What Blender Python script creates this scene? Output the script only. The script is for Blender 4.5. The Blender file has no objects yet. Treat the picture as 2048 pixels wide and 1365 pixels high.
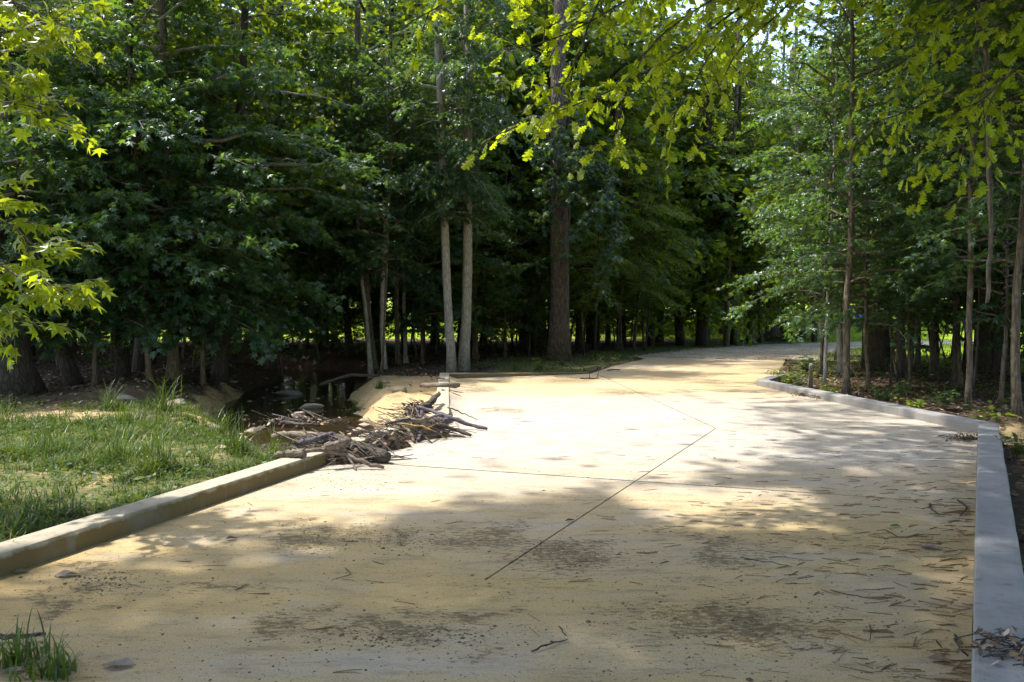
import bpy, math, random
import numpy as np
from mathutils import Vector

# ------------------------------------------------------------------ camera, world, sun, exposure
scene = bpy.context.scene
col = scene.collection
F_PX, HORIZON, CAM_H = 1650.0, 630.0, 1.7
PITCH = math.atan((682.5 - HORIZON) / F_PX)
cam_data = bpy.data.cameras.new('camera')
cam_data.lens = 36.0 * F_PX / 2048.0
cam_data.sensor_width = 36.0
cam_data.clip_end = 2000.0
cam = bpy.data.objects.new('camera', cam_data)
cam.location = (0, 0, CAM_H)
cam.rotation_euler = (math.pi / 2 - PITCH, 0, 0)
col.objects.link(cam)
scene.camera = cam

SUN_EL, SUN_AZ = math.radians(64), math.radians(-74)
SUN = np.array([math.sin(SUN_AZ) * math.cos(SUN_EL), math.cos(SUN_AZ) * math.cos(SUN_EL), math.sin(SUN_EL)])
world = bpy.data.worlds.new('World')
scene.world = world
world.use_nodes = True
wn = world.node_tree
wn.nodes.clear()
w_out = wn.nodes.new('ShaderNodeOutputWorld')
w_bg = wn.nodes.new('ShaderNodeBackground')
w_sky = wn.nodes.new('ShaderNodeTexSky')
w_sky.sky_type = 'NISHITA'
w_sky.sun_disc = False
w_sky.sun_elevation = SUN_EL
w_sky.sun_rotation = SUN_AZ
w_sky.dust_density = 2.0
w_bg.inputs['Strength'].default_value = 0.15
wn.links.new(w_sky.outputs[0], w_bg.inputs['Color'])
wn.links.new(w_bg.outputs[0], w_out.inputs['Surface'])
sun_data = bpy.data.lights.new('sun', 'SUN')
sun_data.energy = 2.2
sun_data.angle = math.radians(1.0)
sun_data.color = (1.0, 0.96, 0.89)
sun_ob = bpy.data.objects.new('sun', sun_data)
sun_ob.rotation_euler = Vector(SUN).to_track_quat('Z', 'Y').to_euler()
sun_ob.location = (-10, 10, 40)
col.objects.link(sun_ob)
scene.view_settings.view_transform = 'Standard'
scene.view_settings.look = 'None'
scene.view_settings.gamma = 1.0
scene.view_settings.exposure = 2.1
cy = scene.cycles
cy.max_bounces = 5
cy.diffuse_bounces = 2
cy.glossy_bounces = 2
cy.transmission_bounces = 3
cy.transparent_max_bounces = 4
cy.use_denoising = True
cy.use_adaptive_sampling = True
cy.adaptive_threshold = 0.02
cy.use_light_tree = False
cy.sample_clamp_indirect = 4.0
cy.caustics_reflective = False
cy.caustics_refractive = False

rng = np.random.default_rng(7)
random.seed(7)
PI = math.pi

# ------------------------------------------------------------------ helpers
_cp, _sp = math.cos(PITCH), math.sin(PITCH)
def ray(px, py):
    a, b = (px - 1024.0) / F_PX, (682.5 - py) / F_PX
    return np.array([a, _cp + b * _sp, -_sp + b * _cp])
def gp(px, py, z=0.0):
    d = ray(px, py)
    t = (z - CAM_H) / d[2]
    return np.array([d[0] * t, d[1] * t, z])
def at(px, py, depth):
    d = ray(px, py)
    t = depth / d[1]
    return np.array([d[0] * t, d[1] * t, CAM_H + d[2] * t])

def new_mesh(name, verts, face_sets, mats, mat_idx=None, smooth=False, attrs=None):
    """verts (N,3); face_sets = list of int arrays (M,k)"""
    me = bpy.data.meshes.new(name)
    verts = np.asarray(verts, np.float32)
    face_sets = [np.asarray(f, np.int32) for f in face_sets if len(f)]
    nl = sum(f.size for f in face_sets)
    nf = sum(len(f) for f in face_sets)
    me.vertices.add(len(verts)); me.vertices.foreach_set('co', verts.ravel())
    me.loops.add(nl); me.polygons.add(nf)
    me.loops.foreach_set('vertex_index', np.concatenate([f.ravel() for f in face_sets]))
    totals = np.concatenate([np.full(len(f), f.shape[1], np.int32) for f in face_sets])
    starts = np.concatenate([[0], np.cumsum(totals)[:-1]]).astype(np.int32)
    me.polygons.foreach_set('loop_start', starts)
    me.polygons.foreach_set('use_smooth', np.full(nf, bool(smooth)))
    for m in (mats if isinstance(mats, (list, tuple)) else [mats]):
        me.materials.append(m)
    if mat_idx is not None:
        me.polygons.foreach_set('material_index', np.asarray(mat_idx, np.int32))
    if attrs:
        for k, (dom, v) in attrs.items():
            a = me.attributes.new(k, 'FLOAT', dom)
            a.data.foreach_set('value', np.asarray(v, np.float32))
    me.update(calc_edges=True)
    me.validate()
    return me

def link(name, me, parent=None, loc=None):
    o = bpy.data.objects.new(name, me)
    col.objects.link(o)
    if parent is not None:
        o.parent = parent
    if loc is not None:
        o.location = loc
    return o
def tag(o, label=None, cat=None, group=None, kind=None):
    if label: o['label'] = label
    if cat: o['category'] = cat
    if group: o['group'] = group
    if kind: o['kind'] = kind
    return o
def empty(name, loc=(0, 0, 0), rz=0.0, sc=1.0):
    o = bpy.data.objects.new(name, None)
    o.location = loc; o.rotation_euler = (0, 0, rz); o.scale = (sc, sc, sc)
    o.empty_display_size = 0.2
    col.objects.link(o)
    return o

class Geo:
    def __init__(s): s.v = []; s.q = []; s.t = []; s.n = 0
    def add(s, v, q=None, t=None):
        v = np.asarray(v, float)
        s.v.append(v)
        if q is not None and len(q): s.q.append(np.asarray(q, int) + s.n)
        if t is not None and len(t): s.t.append(np.asarray(t, int) + s.n)
        s.n += len(v)
    def sets(s):
        return [np.concatenate(a) for a in (s.q, s.t) if a]
    def verts(s): return np.concatenate(s.v)
    def mesh(s, name, mats, smooth=True, **k): return new_mesh(name, s.verts(), s.sets(), mats, smooth=smooth, **k)

def tube(geo, path, rad, sides=8, rough=0.0, r=rng, cap=True):
    P = np.asarray(path, float); n = len(P)
    R = np.broadcast_to(np.asarray(rad, float), (n,))
    T = np.gradient(P, axis=0); T /= np.linalg.norm(T, axis=1)[:, None] + 1e-9
    ref = np.array([0.37, 0.21, 0.9]) if abs(T[0, 2]) < 0.8 else np.array([1.0, 0.1, 0.05])
    A = np.cross(T, ref); A /= np.linalg.norm(A, axis=1)[:, None] + 1e-9
    B = np.cross(T, A)
    th = np.linspace(0, 2 * PI, sides, endpoint=False)
    rr = R[:, None] * (1 + (r.normal(0, rough, (n, sides)) if rough else 0))
    V = P[:, None] + rr[..., None] * (np.cos(th)[None, :, None] * A[:, None] + np.sin(th)[None, :, None] * B[:, None])
    V = V.reshape(-1, 3)
    i = np.arange(n - 1)[:, None] * sides; j = np.arange(sides)[None]; j2 = (j + 1) % sides
    q = np.stack([i + j, i + j2, i + sides + j2, i + sides + j], -1).reshape(-1, 4)
    t = None
    if cap:
        V = np.concatenate([V, P[:1], P[-1:]])
        k = np.arange(sides); k2 = (k + 1) % sides
        b0 = (n - 1) * sides
        t = np.concatenate([np.stack([k2, k, np.full(sides, n * sides)], -1), np.stack([b0 + k, b0 + k2, np.full(sides, n * sides + 1)], -1)])
    geo.add(V, q, t)

def smooth_path(pts, n=16, wob=0.0, r=rng):
    P = np.asarray(pts, float)
    s = np.concatenate([[0], np.cumsum(np.linalg.norm(np.diff(P, axis=0), axis=1))])
    u = np.linspace(0, s[-1], n)
    Q = np.stack([np.interp(u, s, P[:, k]) for k in range(3)], -1)
    for _ in range(2):
        Q[1:-1] = 0.25 * Q[:-2] + 0.5 * Q[1:-1] + 0.25 * Q[2:]
    if wob: Q[1:-1] += r.normal(0, wob, (n - 2, 3))
    return Q

def sm(a, b, x):
    t = np.clip((x - a) / (b - a), 0, 1)
    return t * t * (3 - 2 * t)
def vnoise(x, y, s=1.0, seed=0):
    r = np.random.default_rng(seed)
    out = 0
    for k in range(7):
        a = r.uniform(0, 2 * PI); f = s * (0.6 + 0.55 * k); ph = r.uniform(0, 7)
        out = out + np.sin((x * math.cos(a) + y * math.sin(a)) * f + ph + 1.3 * np.sin((x * math.sin(a) - y * math.cos(a)) * f * 0.7 + ph * 2)) / (1 + 0.4 * k)
    return out / 3.2
def in_poly(x, y, poly):
    x = np.asarray(x); y = np.asarray(y); c = np.zeros(x.shape, bool)
    n = len(poly)
    for i in range(n):
        x0, y0 = poly[i][:2]; x1, y1 = poly[(i + 1) % n][:2]
        m = ((y0 > y) != (y1 > y)) & (x < (x1 - x0) * (y - y0) / ((y1 - y0) if y1 != y0 else 1e-9) + x0)
        c ^= m
    return c
def dist_poly(x, y, pts):
    d = np.full(np.shape(x), 1e9)
    for a, b in zip(pts[:-1], pts[1:]):
        a = np.asarray(a[:2]); b = np.asarray(b[:2]); e = b - a
        t = np.clip(((x - a[0]) * e[0] + (y - a[1]) * e[1]) / (e @ e), 0, 1)
        d = np.minimum(d, np.hypot(x - a[0] - t * e[0], y - a[1] - t * e[1]))
    return d

# ------------------------------------------------------------------ materials
class NT:
    def __init__(s, name):
        s.m = bpy.data.materials.new(name); s.m.use_nodes = True
        s.t = s.m.node_tree; s.t.nodes.clear()
        s.out = s.n('OutputMaterial')
    def n(s, kind, **k):
        o = s.t.nodes.new('ShaderNode' + kind)
        for a, b in k.items(): setattr(o, a, b)
        return o
    def l(s, a, b): s.t.links.new(a, b)
    def coord(s, kind='Object'):
        return s.n('TexCoord').outputs[kind]
    def mapping(s, vec, scale=(1, 1, 1), loc=(0, 0, 0), rot=(0, 0, 0)):
        m = s.n('Mapping'); s.l(vec, m.inputs[0])
        m.inputs['Scale'].default_value = scale; m.inputs['Location'].default_value = loc; m.inputs['Rotation'].default_value = rot
        return m.outputs[0]
    def noise(s, vec, scale=1.0, detail=4.0, rough=0.55, dist=0.0):
        m = s.n('TexNoise'); s.l(vec, m.inputs['Vector'])
        m.inputs['Scale'].default_value = scale; m.inputs['Detail'].default_value = detail
        m.inputs['Roughness'].default_value = rough; m.inputs['Distortion'].default_value = dist
        return m.outputs['Fac']
    def ramp(s, fac, stops):
        r = s.n('ValToRGB'); s.l(fac, r.inputs[0])
        e = r.color_ramp.elements
        while len(e) < len(stops): e.new(0.5)
        for el, (p, c) in zip(e, stops):
            el.position = p; el.color = (c, c, c, 1) if isinstance(c, (int, float)) else (*c, 1)
        return r.outputs[0]
    def mix(s, fac, a, b, blend='MIX'):
        m = s.n('Mix', data_type='RGBA', blend_type=blend)
        for v, i in ((fac, m.inputs[0]), (a, m.inputs[6]), (b, m.inputs[7])):
            if hasattr(v, 'is_output'): s.l(v, i)
            elif isinstance(v, (int, float)): i.default_value = v if i is m.inputs[0] else (v, v, v, 1)
            else: i.default_value = (*v, 1)
        return m.outputs[2]
    def math(s, op, a, b=0.0, c=None):
        m = s.n('Math', operation=op)
        for v, i in zip((a, b, c), m.inputs):
            if v is None: continue
            if hasattr(v, 'is_output'): s.l(v, i)
            else: i.default_value = v
        return m.outputs[0]
    def bump(s, h, strength=0.5, dist=0.02, nrm=None):
        b = s.n('Bump'); s.l(h, b.inputs['Height'])
        b.inputs['Strength'].default_value = strength; b.inputs['Distance'].default_value = dist
        if nrm is not None: s.l(nrm, b.inputs['Normal'])
        return b.outputs[0]
    def attr(s, name):
        a = s.n('Attribute'); a.attribute_name = name
        return a.outputs['Fac']
    def bsdf(s, color, rough=0.8, normal=None, spec=0.5, **k):
        p = s.n('BsdfPrincipled')
        if hasattr(color, 'is_output'): s.l(color, p.inputs['Base Color'])
        else: p.inputs['Base Color'].default_value = (*color, 1)
        if hasattr(rough, 'is_output'): s.l(rough, p.inputs['Roughness'])
        else: p.inputs['Roughness'].default_value = rough
        p.inputs['Specular IOR Level'].default_value = spec
        if normal is not None: s.l(normal, p.inputs['Normal'])
        for a, b in k.items(): p.inputs[a].default_value = b
        return p.outputs[0]
    def done(s, sh):
        s.l(sh, s.out.inputs['Surface']); return s.m

def leaf_mat(name, dark, light, trans, tmix=0.4, rough=0.42, spec=0.5):
    t = NT(name)
    v = t.attr('var')
    oi = t.n('ObjectInfo')
    f = t.math('ADD', t.math('MULTIPLY', v, 0.75), t.math('MULTIPLY', oi.outputs['Random'], 0.25))
    c = t.ramp(f, [(0.0, dark), (1.0, light)])
    p = t.bsdf(c, rough, spec=spec)
    tr = t.n('BsdfTranslucent')
    tc = t.mix(v, tuple(x * 0.6 for x in trans), trans)
    t.l(tc, tr.inputs['Color'])
    mx = t.n('MixShader'); mx.inputs[0].default_value = tmix
    t.l(p, mx.inputs[1]); t.l(tr.outputs[0], mx.inputs[2])
    return t.done(mx.outputs[0])

def bark_mat(name, a, b, c, sx=9.0, sz=1.6, bump=0.8, dist=0.03, lichen=0.0):
    t = NT(name)
    co = t.coord()
    m = t.mapping(co, (sx, sx, sz))
    n1 = t.noise(m, 1.0, 4, 0.65, 0.6)
    vor = t.n('TexVoronoi', feature='DISTANCE_TO_EDGE'); t.l(m, vor.inputs['Vector']); vor.inputs['Scale'].default_value = 1.1
    crack = t.ramp(vor.outputs['Distance'], [(0.0, 0.0), (0.18, 1.0)])
    n2 = t.noise(co, 2.3, 2, 0.6)
    colr = t.mix(n1, a, b)
    colr = t.mix(t.ramp(n2, [(0.45, 0.0), (0.65, 0.6)]), colr, c)
    colr = t.mix(t.math('MULTIPLY', t.math('SUBTRACT', 1.0, crack), 0.55), colr, tuple(x * 0.35 for x in a))
    if lichen:
        n3 = t.noise(co, 7.0, 5, 0.6)
        colr = t.mix(t.math('MULTIPLY', t.ramp(n3, [(0.55, 0.0), (0.62, 1.0)]), lichen), colr, (0.36, 0.37, 0.32))
    h = t.math('ADD', t.math('MULTIPLY', crack, 0.7), t.math('MULTIPLY', n1, 0.6))
    return t.done(t.bsdf(colr, 0.9, t.bump(h, bump, dist), 0.2))

M = {}
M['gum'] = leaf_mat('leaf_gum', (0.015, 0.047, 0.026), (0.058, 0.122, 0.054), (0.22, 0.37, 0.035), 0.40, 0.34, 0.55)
M['gum_near'] = leaf_mat('leaf_gum_lit', (0.06, 0.11, 0.012), (0.13, 0.20, 0.02), (0.60, 0.70, 0.02), 0.55, 0.32, 0.55)  # same sweetgum leaf, brightened in colour to stand in for sunlight
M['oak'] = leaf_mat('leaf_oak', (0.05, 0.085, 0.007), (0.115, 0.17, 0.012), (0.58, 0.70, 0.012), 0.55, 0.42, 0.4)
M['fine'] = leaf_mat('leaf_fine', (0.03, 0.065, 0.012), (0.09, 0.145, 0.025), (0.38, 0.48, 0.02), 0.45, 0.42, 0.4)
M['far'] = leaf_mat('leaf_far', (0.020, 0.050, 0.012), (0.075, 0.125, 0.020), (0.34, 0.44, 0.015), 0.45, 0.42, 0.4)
M['needle_green'] = leaf_mat('needle_green', (0.05, 0.09, 0.02), (0.13, 0.19, 0.05), (0.2, 0.3, 0.05), 0.25, 0.5, 0.4)
M['grass'] = leaf_mat('grass_blade', (0.022, 0.055, 0.008), (0.085, 0.135, 0.022), (0.15, 0.23, 0.012), 0.30, 0.42, 0.4)
def weed_mat():
    t = NT('weed_blade'); v = t.attr('var')
    c = t.ramp(v, [(0.0, (0.011, 0.032, 0.004)), (0.55, (0.032, 0.072, 0.007)), (0.88, (0.06, 0.108, 0.010)), (0.95, (0.16, 0.13, 0.05)), (1.0, (0.24, 0.19, 0.09))])
    p = t.bsdf(c, 0.5, spec=0.25); tr = t.n('BsdfTranslucent'); tr.inputs['Color'].default_value = (0.15, 0.22, 0.012, 1)
    mx = t.n('MixShader'); mx.inputs[0].default_value = 0.3; t.l(p, mx.inputs[1]); t.l(tr.outputs[0], mx.inputs[2])
    return t.done(mx.outputs[0])
M['weed'] = weed_mat()
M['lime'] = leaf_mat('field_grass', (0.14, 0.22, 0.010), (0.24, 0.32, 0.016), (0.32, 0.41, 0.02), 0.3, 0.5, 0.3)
M['bark_grey'] = bark_mat('bark_grey', (0.27, 0.235, 0.195), (0.50, 0.455, 0.40), (0.40, 0.37, 0.32), 14, 3.5, 0.6, 0.015, 0.5)
M['bark_brown'] = bark_mat('bark_brown', (0.09, 0.065, 0.045), (0.21, 0.16, 0.11), (0.14, 0.11, 0.08), 12, 2.5, 0.8, 0.02, 0.2)
M['bark_dark'] = bark_mat('bark_dark', (0.045, 0.036, 0.028), (0.11, 0.09, 0.07), (0.08, 0.068, 0.05), 10, 2.5, 0.8, 0.02)
M['bark_pine'] = bark_mat('bark_pine', (0.12, 0.088, 0.072), (0.28, 0.215, 0.18), (0.22, 0.18, 0.165), 13, 2.6, 1.0, 0.05)
M['wood_wet'] = bark_mat('wood_wet', (0.038, 0.031, 0.025), (0.125, 0.105, 0.085), (0.075, 0.063, 0.052), 22, 5, 0.8, 0.012)
M['wood_pale'] = bark_mat('wood_pale', (0.10, 0.08, 0.06), (0.27, 0.215, 0.16), (0.18, 0.145, 0.11), 26, 4, 0.7, 0.01)
M['wood_violet'] = bark_mat('wood_violet', (0.05, 0.04, 0.05), (0.16, 0.135, 0.16), (0.10, 0.085, 0.10), 30, 6, 0.5, 0.008)
M['wood_ochre'] = bark_mat('wood_ochre', (0.30, 0.18, 0.05), (0.52, 0.34, 0.12), (0.4, 0.26, 0.09), 30, 6, 0.4, 0.006)

def mat_slab():
    t = NT('sandy_concrete')
    co = t.coord('Object')
    flow = t.mapping(co, (0.32, 1.0, 1.0), rot=(0, 0, math.radians(12)))
    big = t.noise(flow, 0.55, 3, 0.6)
    mid = t.noise(flow, 2.4, 4, 0.65)
    fine = t.noise(co, 45.0, 2, 0.7)
    conc = t.mix(mid, (0.34, 0.32, 0.295), (0.44, 0.42, 0.39))
    sand = t.mix(mid, (0.36, 0.25, 0.098), (0.48, 0.365, 0.185))
    s_mask = t.ramp(t.math('ADD', t.math('MULTIPLY', big, 0.65), t.math('MULTIPLY', mid, 0.35)), [(0.34, 0.4), (0.54, 1.0)])
    # thicker sand towards the camera end of the crossing and in the dip at the far side; paler middle also whitens the sunlit pool
    sep = t.n('SeparateXYZ'); t.l(co, sep.inputs[0])
    nearw = t.ramp(t.math('MULTIPLY', sep.outputs['Y'], 0.05), [(0.30, 1.0), (0.43, 0.5), (0.50, 0.14), (0.78, 0.2), (0.95, 0.85)])
    c = t.mix(t.math('MULTIPLY', s_mask, nearw), conc, sand)
    c = t.mix(t.math('MULTIPLY', t.ramp(fine, [(0.35, 0.55), (0.6, 0.0)]), 0.5), c, (0.30, 0.21, 0.10))
    streak = t.noise(t.mapping(co, (0.9, 3.0, 1), rot=(0, 0, math.radians(14))), 2.6, 5, 0.75)
    c = t.mix(t.ramp(streak, [(0.50, 0.0), (0.68, 0.75)]), c, (0.21, 0.165, 0.10))
    grn = t.noise(co, 110.0, 2, 0.8)
    c = t.mix(t.math('MULTIPLY', t.ramp(grn, [(0.36, 1.0), (0.46, 0.0)]), 0.7), c, (0.13, 0.10, 0.06))
    bare = t.noise(t.mapping(co, (0.5, 1.1, 1), rot=(0, 0, math.radians(20))), 0.9, 6, 0.7)
    c = t.mix(t.ramp(bare, [(0.53, 0.0), (0.62, 0.3)]), c, (0.37, 0.36, 0.35))
    # patches of dark silt and bark crumbs left by the flood
    spots = [(640, 1075, 130, 42), (800, 1080, 90, 36), (1130, 1110, 170, 55), (985, 1075, 150, 40), (1450, 1100, 130, 60), (1470, 1250, 330, 75), (560, 1235, 110, 32),
             (800, 1275, 260, 45), (930, 1215, 200, 28), (140, 1190, 120, 24), (190, 1140, 90, 20), (1130, 762, 90, 9), (1250, 785, 90, 9), (960, 780, 70, 10),
             (1330, 757, 120, 8), (60, 1350, 150, 40), (1690, 1085, 60, 18), (1000, 820, 60, 9), (1420, 765, 60, 7), (430, 1180, 190, 20)]
    wv = t.n('TexNoise'); t.l(co, wv.inputs['Vector']); wv.inputs['Scale'].default_value = 2.2; wv.inputs['Detail'].default_value = 2.0
    wo = t.n('VectorMath', operation='MULTIPLY_ADD'); t.l(wv.outputs['Color'], wo.inputs[0]); wo.inputs[1].default_value = (1.3, 1.6, 0); t.l(co, wo.inputs[2])
    ws = t.n('VectorMath', operation='SUBTRACT'); t.l(wo.outputs[0], ws.inputs[0]); ws.inputs[1].default_value = (0.65, 0.8, 0)
    tot = None
    for (px, py, rx, ry) in spots:
        p = gp(px, py); ex = abs(gp(px + rx, py)[0] - p[0]); ey = abs(gp(px, py - ry)[1] - gp(px, py + ry)[1]) / 2
        vm = t.n('VectorMath', operation='SUBTRACT'); t.l(ws.outputs[0], vm.inputs[0]); vm.inputs[1].default_value = tuple(p)
        vs = t.n('VectorMath', operation='MULTIPLY'); t.l(vm.outputs[0], vs.inputs[0]); vs.inputs[1].default_value = (1 / ex, 1 / ey, 0)
        vl = t.n('VectorMath', operation='LENGTH'); t.l(vs.outputs[0], vl.inputs[0])
        g = t.math('MAXIMUM', t.math('SUBTRACT', 1.0, vl.outputs['Value']), 0.0)
        tot = g if tot is None else t.math('MAXIMUM', tot, g)
    crumb_n = t.noise(t.mapping(co, (0.55, 1.2, 1), rot=(0, 0, math.radians(-15))), 26.0, 4, 0.8)
    broad = t.math('MULTIPLY', t.ramp(t.noise(flow, 1.1, 2, 0.6), [(0.52, 0.0), (0.75, 0.45)]), nearw)
    dens = t.math('MAXIMUM', t.math('MULTIPLY', tot, 1.05), broad)
    crumb = t.math('ADD', crumb_n, t.math('MULTIPLY', dens, 0.19))
    silt = t.ramp(crumb, [(0.61, 0.0), (0.65, 1.0)])
    c = t.mix(t.math('MULTIPLY', silt, 0.8), c, (0.09, 0.068, 0.038))
    damp = t.ramp(t.math('ADD', t.math('MULTIPLY', tot, 0.6), t.math('MULTIPLY', mid, 0.4)), [(0.28, 0.0), (0.6, 0.65)])
    c = t.mix(t.math('MULTIPLY', damp, 0.28), c, (0.20, 0.15, 0.08))
    spk = t.noise(co, 32.0, 2, 0.5)
    c = t.mix(t.ramp(spk, [(0.715, 0.0), (0.74, 0.85)]), c, (0.06, 0.045, 0.03))
    rip = t.noise(t.mapping(co, (1.2, 4.0, 1.0), rot=(0, 0, math.radians(-20))), 9.0, 2, 0.6)
    hf = t.noise(co, 50.0, 2, 0.7)
    h = t.math('ADD', t.math('MULTIPLY', rip, 0.7), t.math('MULTIPLY', hf, 0.55))
    return t.done(t.bsdf(c, 0.92, t.bump(h, 0.55, 0.012), 0.15))
M['slab'] = mat_slab()

def mat_kerb(name, tone, stain_shade, amt):
    t = NT(name)
    co = t.coord()
    n = t.noise(co, 3.0, 3, 0.65); f = t.noise(co, 60.0, 2, 0.7)
    c = t.mix(n, tuple(x * 0.72 for x in tone), tone)
    sep = t.n('SeparateXYZ'); t.l(co, sep.inputs[0])
    dr = t.noise(t.mapping(co, (3.5, 3.5, 0.5)), 2.0, 5, 0.65)
    low = t.ramp(t.math('ADD', t.math('MULTIPLY', sep.outputs['Z'], 5.0), t.math('MULTIPLY', dr, 0.55)), [(0.84, 1.0), (1.0, 0.0)])
    c = t.mix(t.math('MULTIPLY', low, amt), c, stain_shade)  # darker face below the top edge: dirt and painted-in shade
    c = t.mix(t.ramp(f, [(0.62, 0.0), (0.72, 0.5)]), c, (0.12, 0.10, 0.08))
    bl = t.noise(co, 1.1, 4, 0.7)
    c = t.mix(t.ramp(bl, [(0.5, 0.0), (0.66, 0.55)]), c, tuple(x * 0.5 for x in tone))
    c = t.mix(t.ramp(t.noise(t.mapping(co, (9, 9, 0.8)), 1.0, 3, 0.6), [(0.60, 0.0), (0.70, 0.6)]), c, tuple(x * 0.45 for x in tone))
    h = t.math('ADD', t.math('MULTIPLY', n, 0.6), t.math('MULTIPLY', f, 0.4))
    return t.done(t.bsdf(c, 0.9, t.bump(h, 0.4, 0.01), 0.2))
M['kerb_left'] = mat_kerb('kerb_stained_shaded', (0.38, 0.335, 0.25), (0.12, 0.085, 0.03), 0.95)
M['kerb_right'] = mat_kerb('kerb_clean', (0.29, 0.285, 0.285), (0.20, 0.17, 0.12), 0.5)
M['joint'] = (lambda t: t.done(t.bsdf((0.03, 0.024, 0.018), 0.95)))(NT('joint_dirt'))

def mat_ground():
    t = NT('forest_ground')
    co = t.coord()
    n1 = t.noise(co, 1.2, 3, 0.65); n2 = t.noise(co, 9.0, 4, 0.7); n3 = t.noise(co, 55.0, 2, 0.7)
    litter = t.mix(n2, (0.030, 0.021, 0.014), (0.125, 0.085, 0.055))
    sand = t.mix(n2, (0.33, 0.22, 0.095), (0.54, 0.40, 0.22))
    grassy = t.mix(n2, (0.05, 0.065, 0.014), (0.16, 0.15, 0.06))
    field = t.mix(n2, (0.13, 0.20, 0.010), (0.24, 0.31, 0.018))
    wob = t.math('MULTIPLY', t.math('SUBTRACT', n1, 0.5), 0.9)
    c = litter
    for nm, cc in (('turf', grassy), ('sand', sand), ('field', field)):
        f = t.ramp(t.math('ADD', t.attr(nm), wob), [(0.38, 0.0), (0.62, 1.0)])
        c = t.mix(f, c, cc)
    c = t.mix(t.math('MULTIPLY', t.ramp(n3, [(0.58, 0.0), (0.7, 1.0)]), 0.6), c, (0.04, 0.03, 0.02))
    h = t.math('ADD', t.math('MULTIPLY', n2, 0.6), t.math('MULTIPLY', n3, 0.4))
    return t.done(t.bsdf(c, 0.95, t.bump(h, 0.9, 0.05), 0.15))
M['ground'] = mat_ground()
def mat_gravel():
    t = NT('gravel')
    co = t.coord()
    v = t.n('TexVoronoi'); t.l(co, v.inputs['Vector']); v.inputs['Scale'].default_value = 16.0
    n1 = t.noise(co, 0.9, 5, 0.6)
    c = t.mix(v.outputs['Distance'], (0.48, 0.42, 0.33), (0.28, 0.23, 0.165))
    c = t.mix(t.ramp(n1, [(0.5, 0.0), (0.66, 0.75)]), c, (0.12, 0.13, 0.04))
    return t.done(t.bsdf(c, 0.9, t.bump(v.outputs['Distance'], 1.0, 0.05), 0.2))
M['gravel'] = mat_gravel()
def mat_water():
    t = NT('creek_water')
    co = t.coord()
    n = t.noise(t.mapping(co, (1, 0.5, 1)), 3.0, 3, 0.5)
    c = t.mix(t.noise(co, 0.8, 4, 0.6), (0.010, 0.008, 0.005), (0.05, 0.034, 0.014))
    return t.done(t.bsdf(c, 0.10, t.bump(n, 0.25, 0.03), 0.35, IOR=1.33))
M['water'] = mat_water()
def mat_simple(name, a, b, scale=8, rough=0.85, bump=0.5, dist=0.02, spec=0.3):
    t = NT(name); co = t.coord(); n = t.noise(co, scale, 6, 0.65)
    return t.done(t.bsdf(t.mix(n, a, b), rough, t.bump(n, bump, dist), spec))
M['rock_pale'] = mat_simple('rock_pale', (0.20, 0.15, 0.09), (0.40, 0.33, 0.24), 6, 0.9, 1.0, 0.05)
M['rock_grey'] = mat_simple('rock_grey', (0.10, 0.085, 0.07), (0.28, 0.25, 0.21), 6)
M['needle_brown'] = mat_simple('needle_brown', (0.10, 0.055, 0.025), (0.22, 0.13, 0.06), 30)
M['crumb'] = mat_simple('bark_crumb', (0.05, 0.035, 0.022), (0.15, 0.11, 0.065), 30)
M['leaf_dead'] = mat_simple('leaf_dead', (0.09, 0.055, 0.035), (0.30, 0.21, 0.145), 25)
M['leaf_fallen_pale'] = mat_simple('leaf_fallen_pale', (0.15, 0.105, 0.08), (0.33, 0.26, 0.215), 40, 0.6, 1.0, 0.01)
M['leaf_fallen_green'] = mat_simple('leaf_fallen_green', (0.02, 0.07, 0.02), (0.05, 0.13, 0.03), 25, 0.45)
M['leaf_fallen_orange'] = mat_simple('leaf_fallen_orange', (0.35, 0.14, 0.02), (0.55, 0.26, 0.04), 25, 0.6)
M['silt'] = mat_simple('wet_silt', (0.018, 0.013, 0.009), (0.07, 0.05, 0.03), 14, 0.9, 1.0, 0.04)
M['blue'] = mat_simple('blue_plastic', (0.01, 0.09, 0.55), (0.015, 0.11, 0.62), 3, 0.4, 0.05)
M['black'] = mat_simple('black_rubber', (0.015, 0.015, 0.015), (0.03, 0.03, 0.03), 3, 0.6, 0.05)

# ------------------------------------------------------------------ layout (metres; camera at 0,0 looking along +y)
L1 = gp(0, 1155); L2 = gp(899, 846); L3 = gp(899, 758); L4 = gp(1180, 748)
L0 = L1 + (L1 - L2) / np.linalg.norm(L1 - L2) * 9.0
R1 = gp(1942, 1365); R2 = gp(1955, 866); R3 = gp(1513, 772); R4 = gp(1552, 755)
R0 = R1 + (R1 - R2) / np.linalg.norm(R1 - R2) * 8.0
E1 = gp(1225, 733); E2 = gp(1290, 718); E3 = gp(1572, 719); 
slab_poly = [L0, L2, L3, L4, E1, E2, E3, R4, R3, R2, R0]
creek = [(-1.9, 12.2), (-2.9, 13.6), (-4.0, 15.6), (-4.9, 18), (-5.9, 22), (-6.1, 25), (-6.2, 28), (-8.0, 31.5), (-13, 35), (-20, 37)]
outlet = [(7.6, 12.6), (9.5, 12.3), (13, 12.6), (18, 11.5), (30, 10)]
WATER_Z = -0.52
road_mid = [(E2 + E3) / 2, np.array([12.3, 40.5, 0]), np.array([17.2, 46.5, 0]), np.array([25, 51, 0]), np.array([40, 55, 0])]
road_w = [3.7, 3.1, 2.9, 2.9, 3.0]

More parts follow.
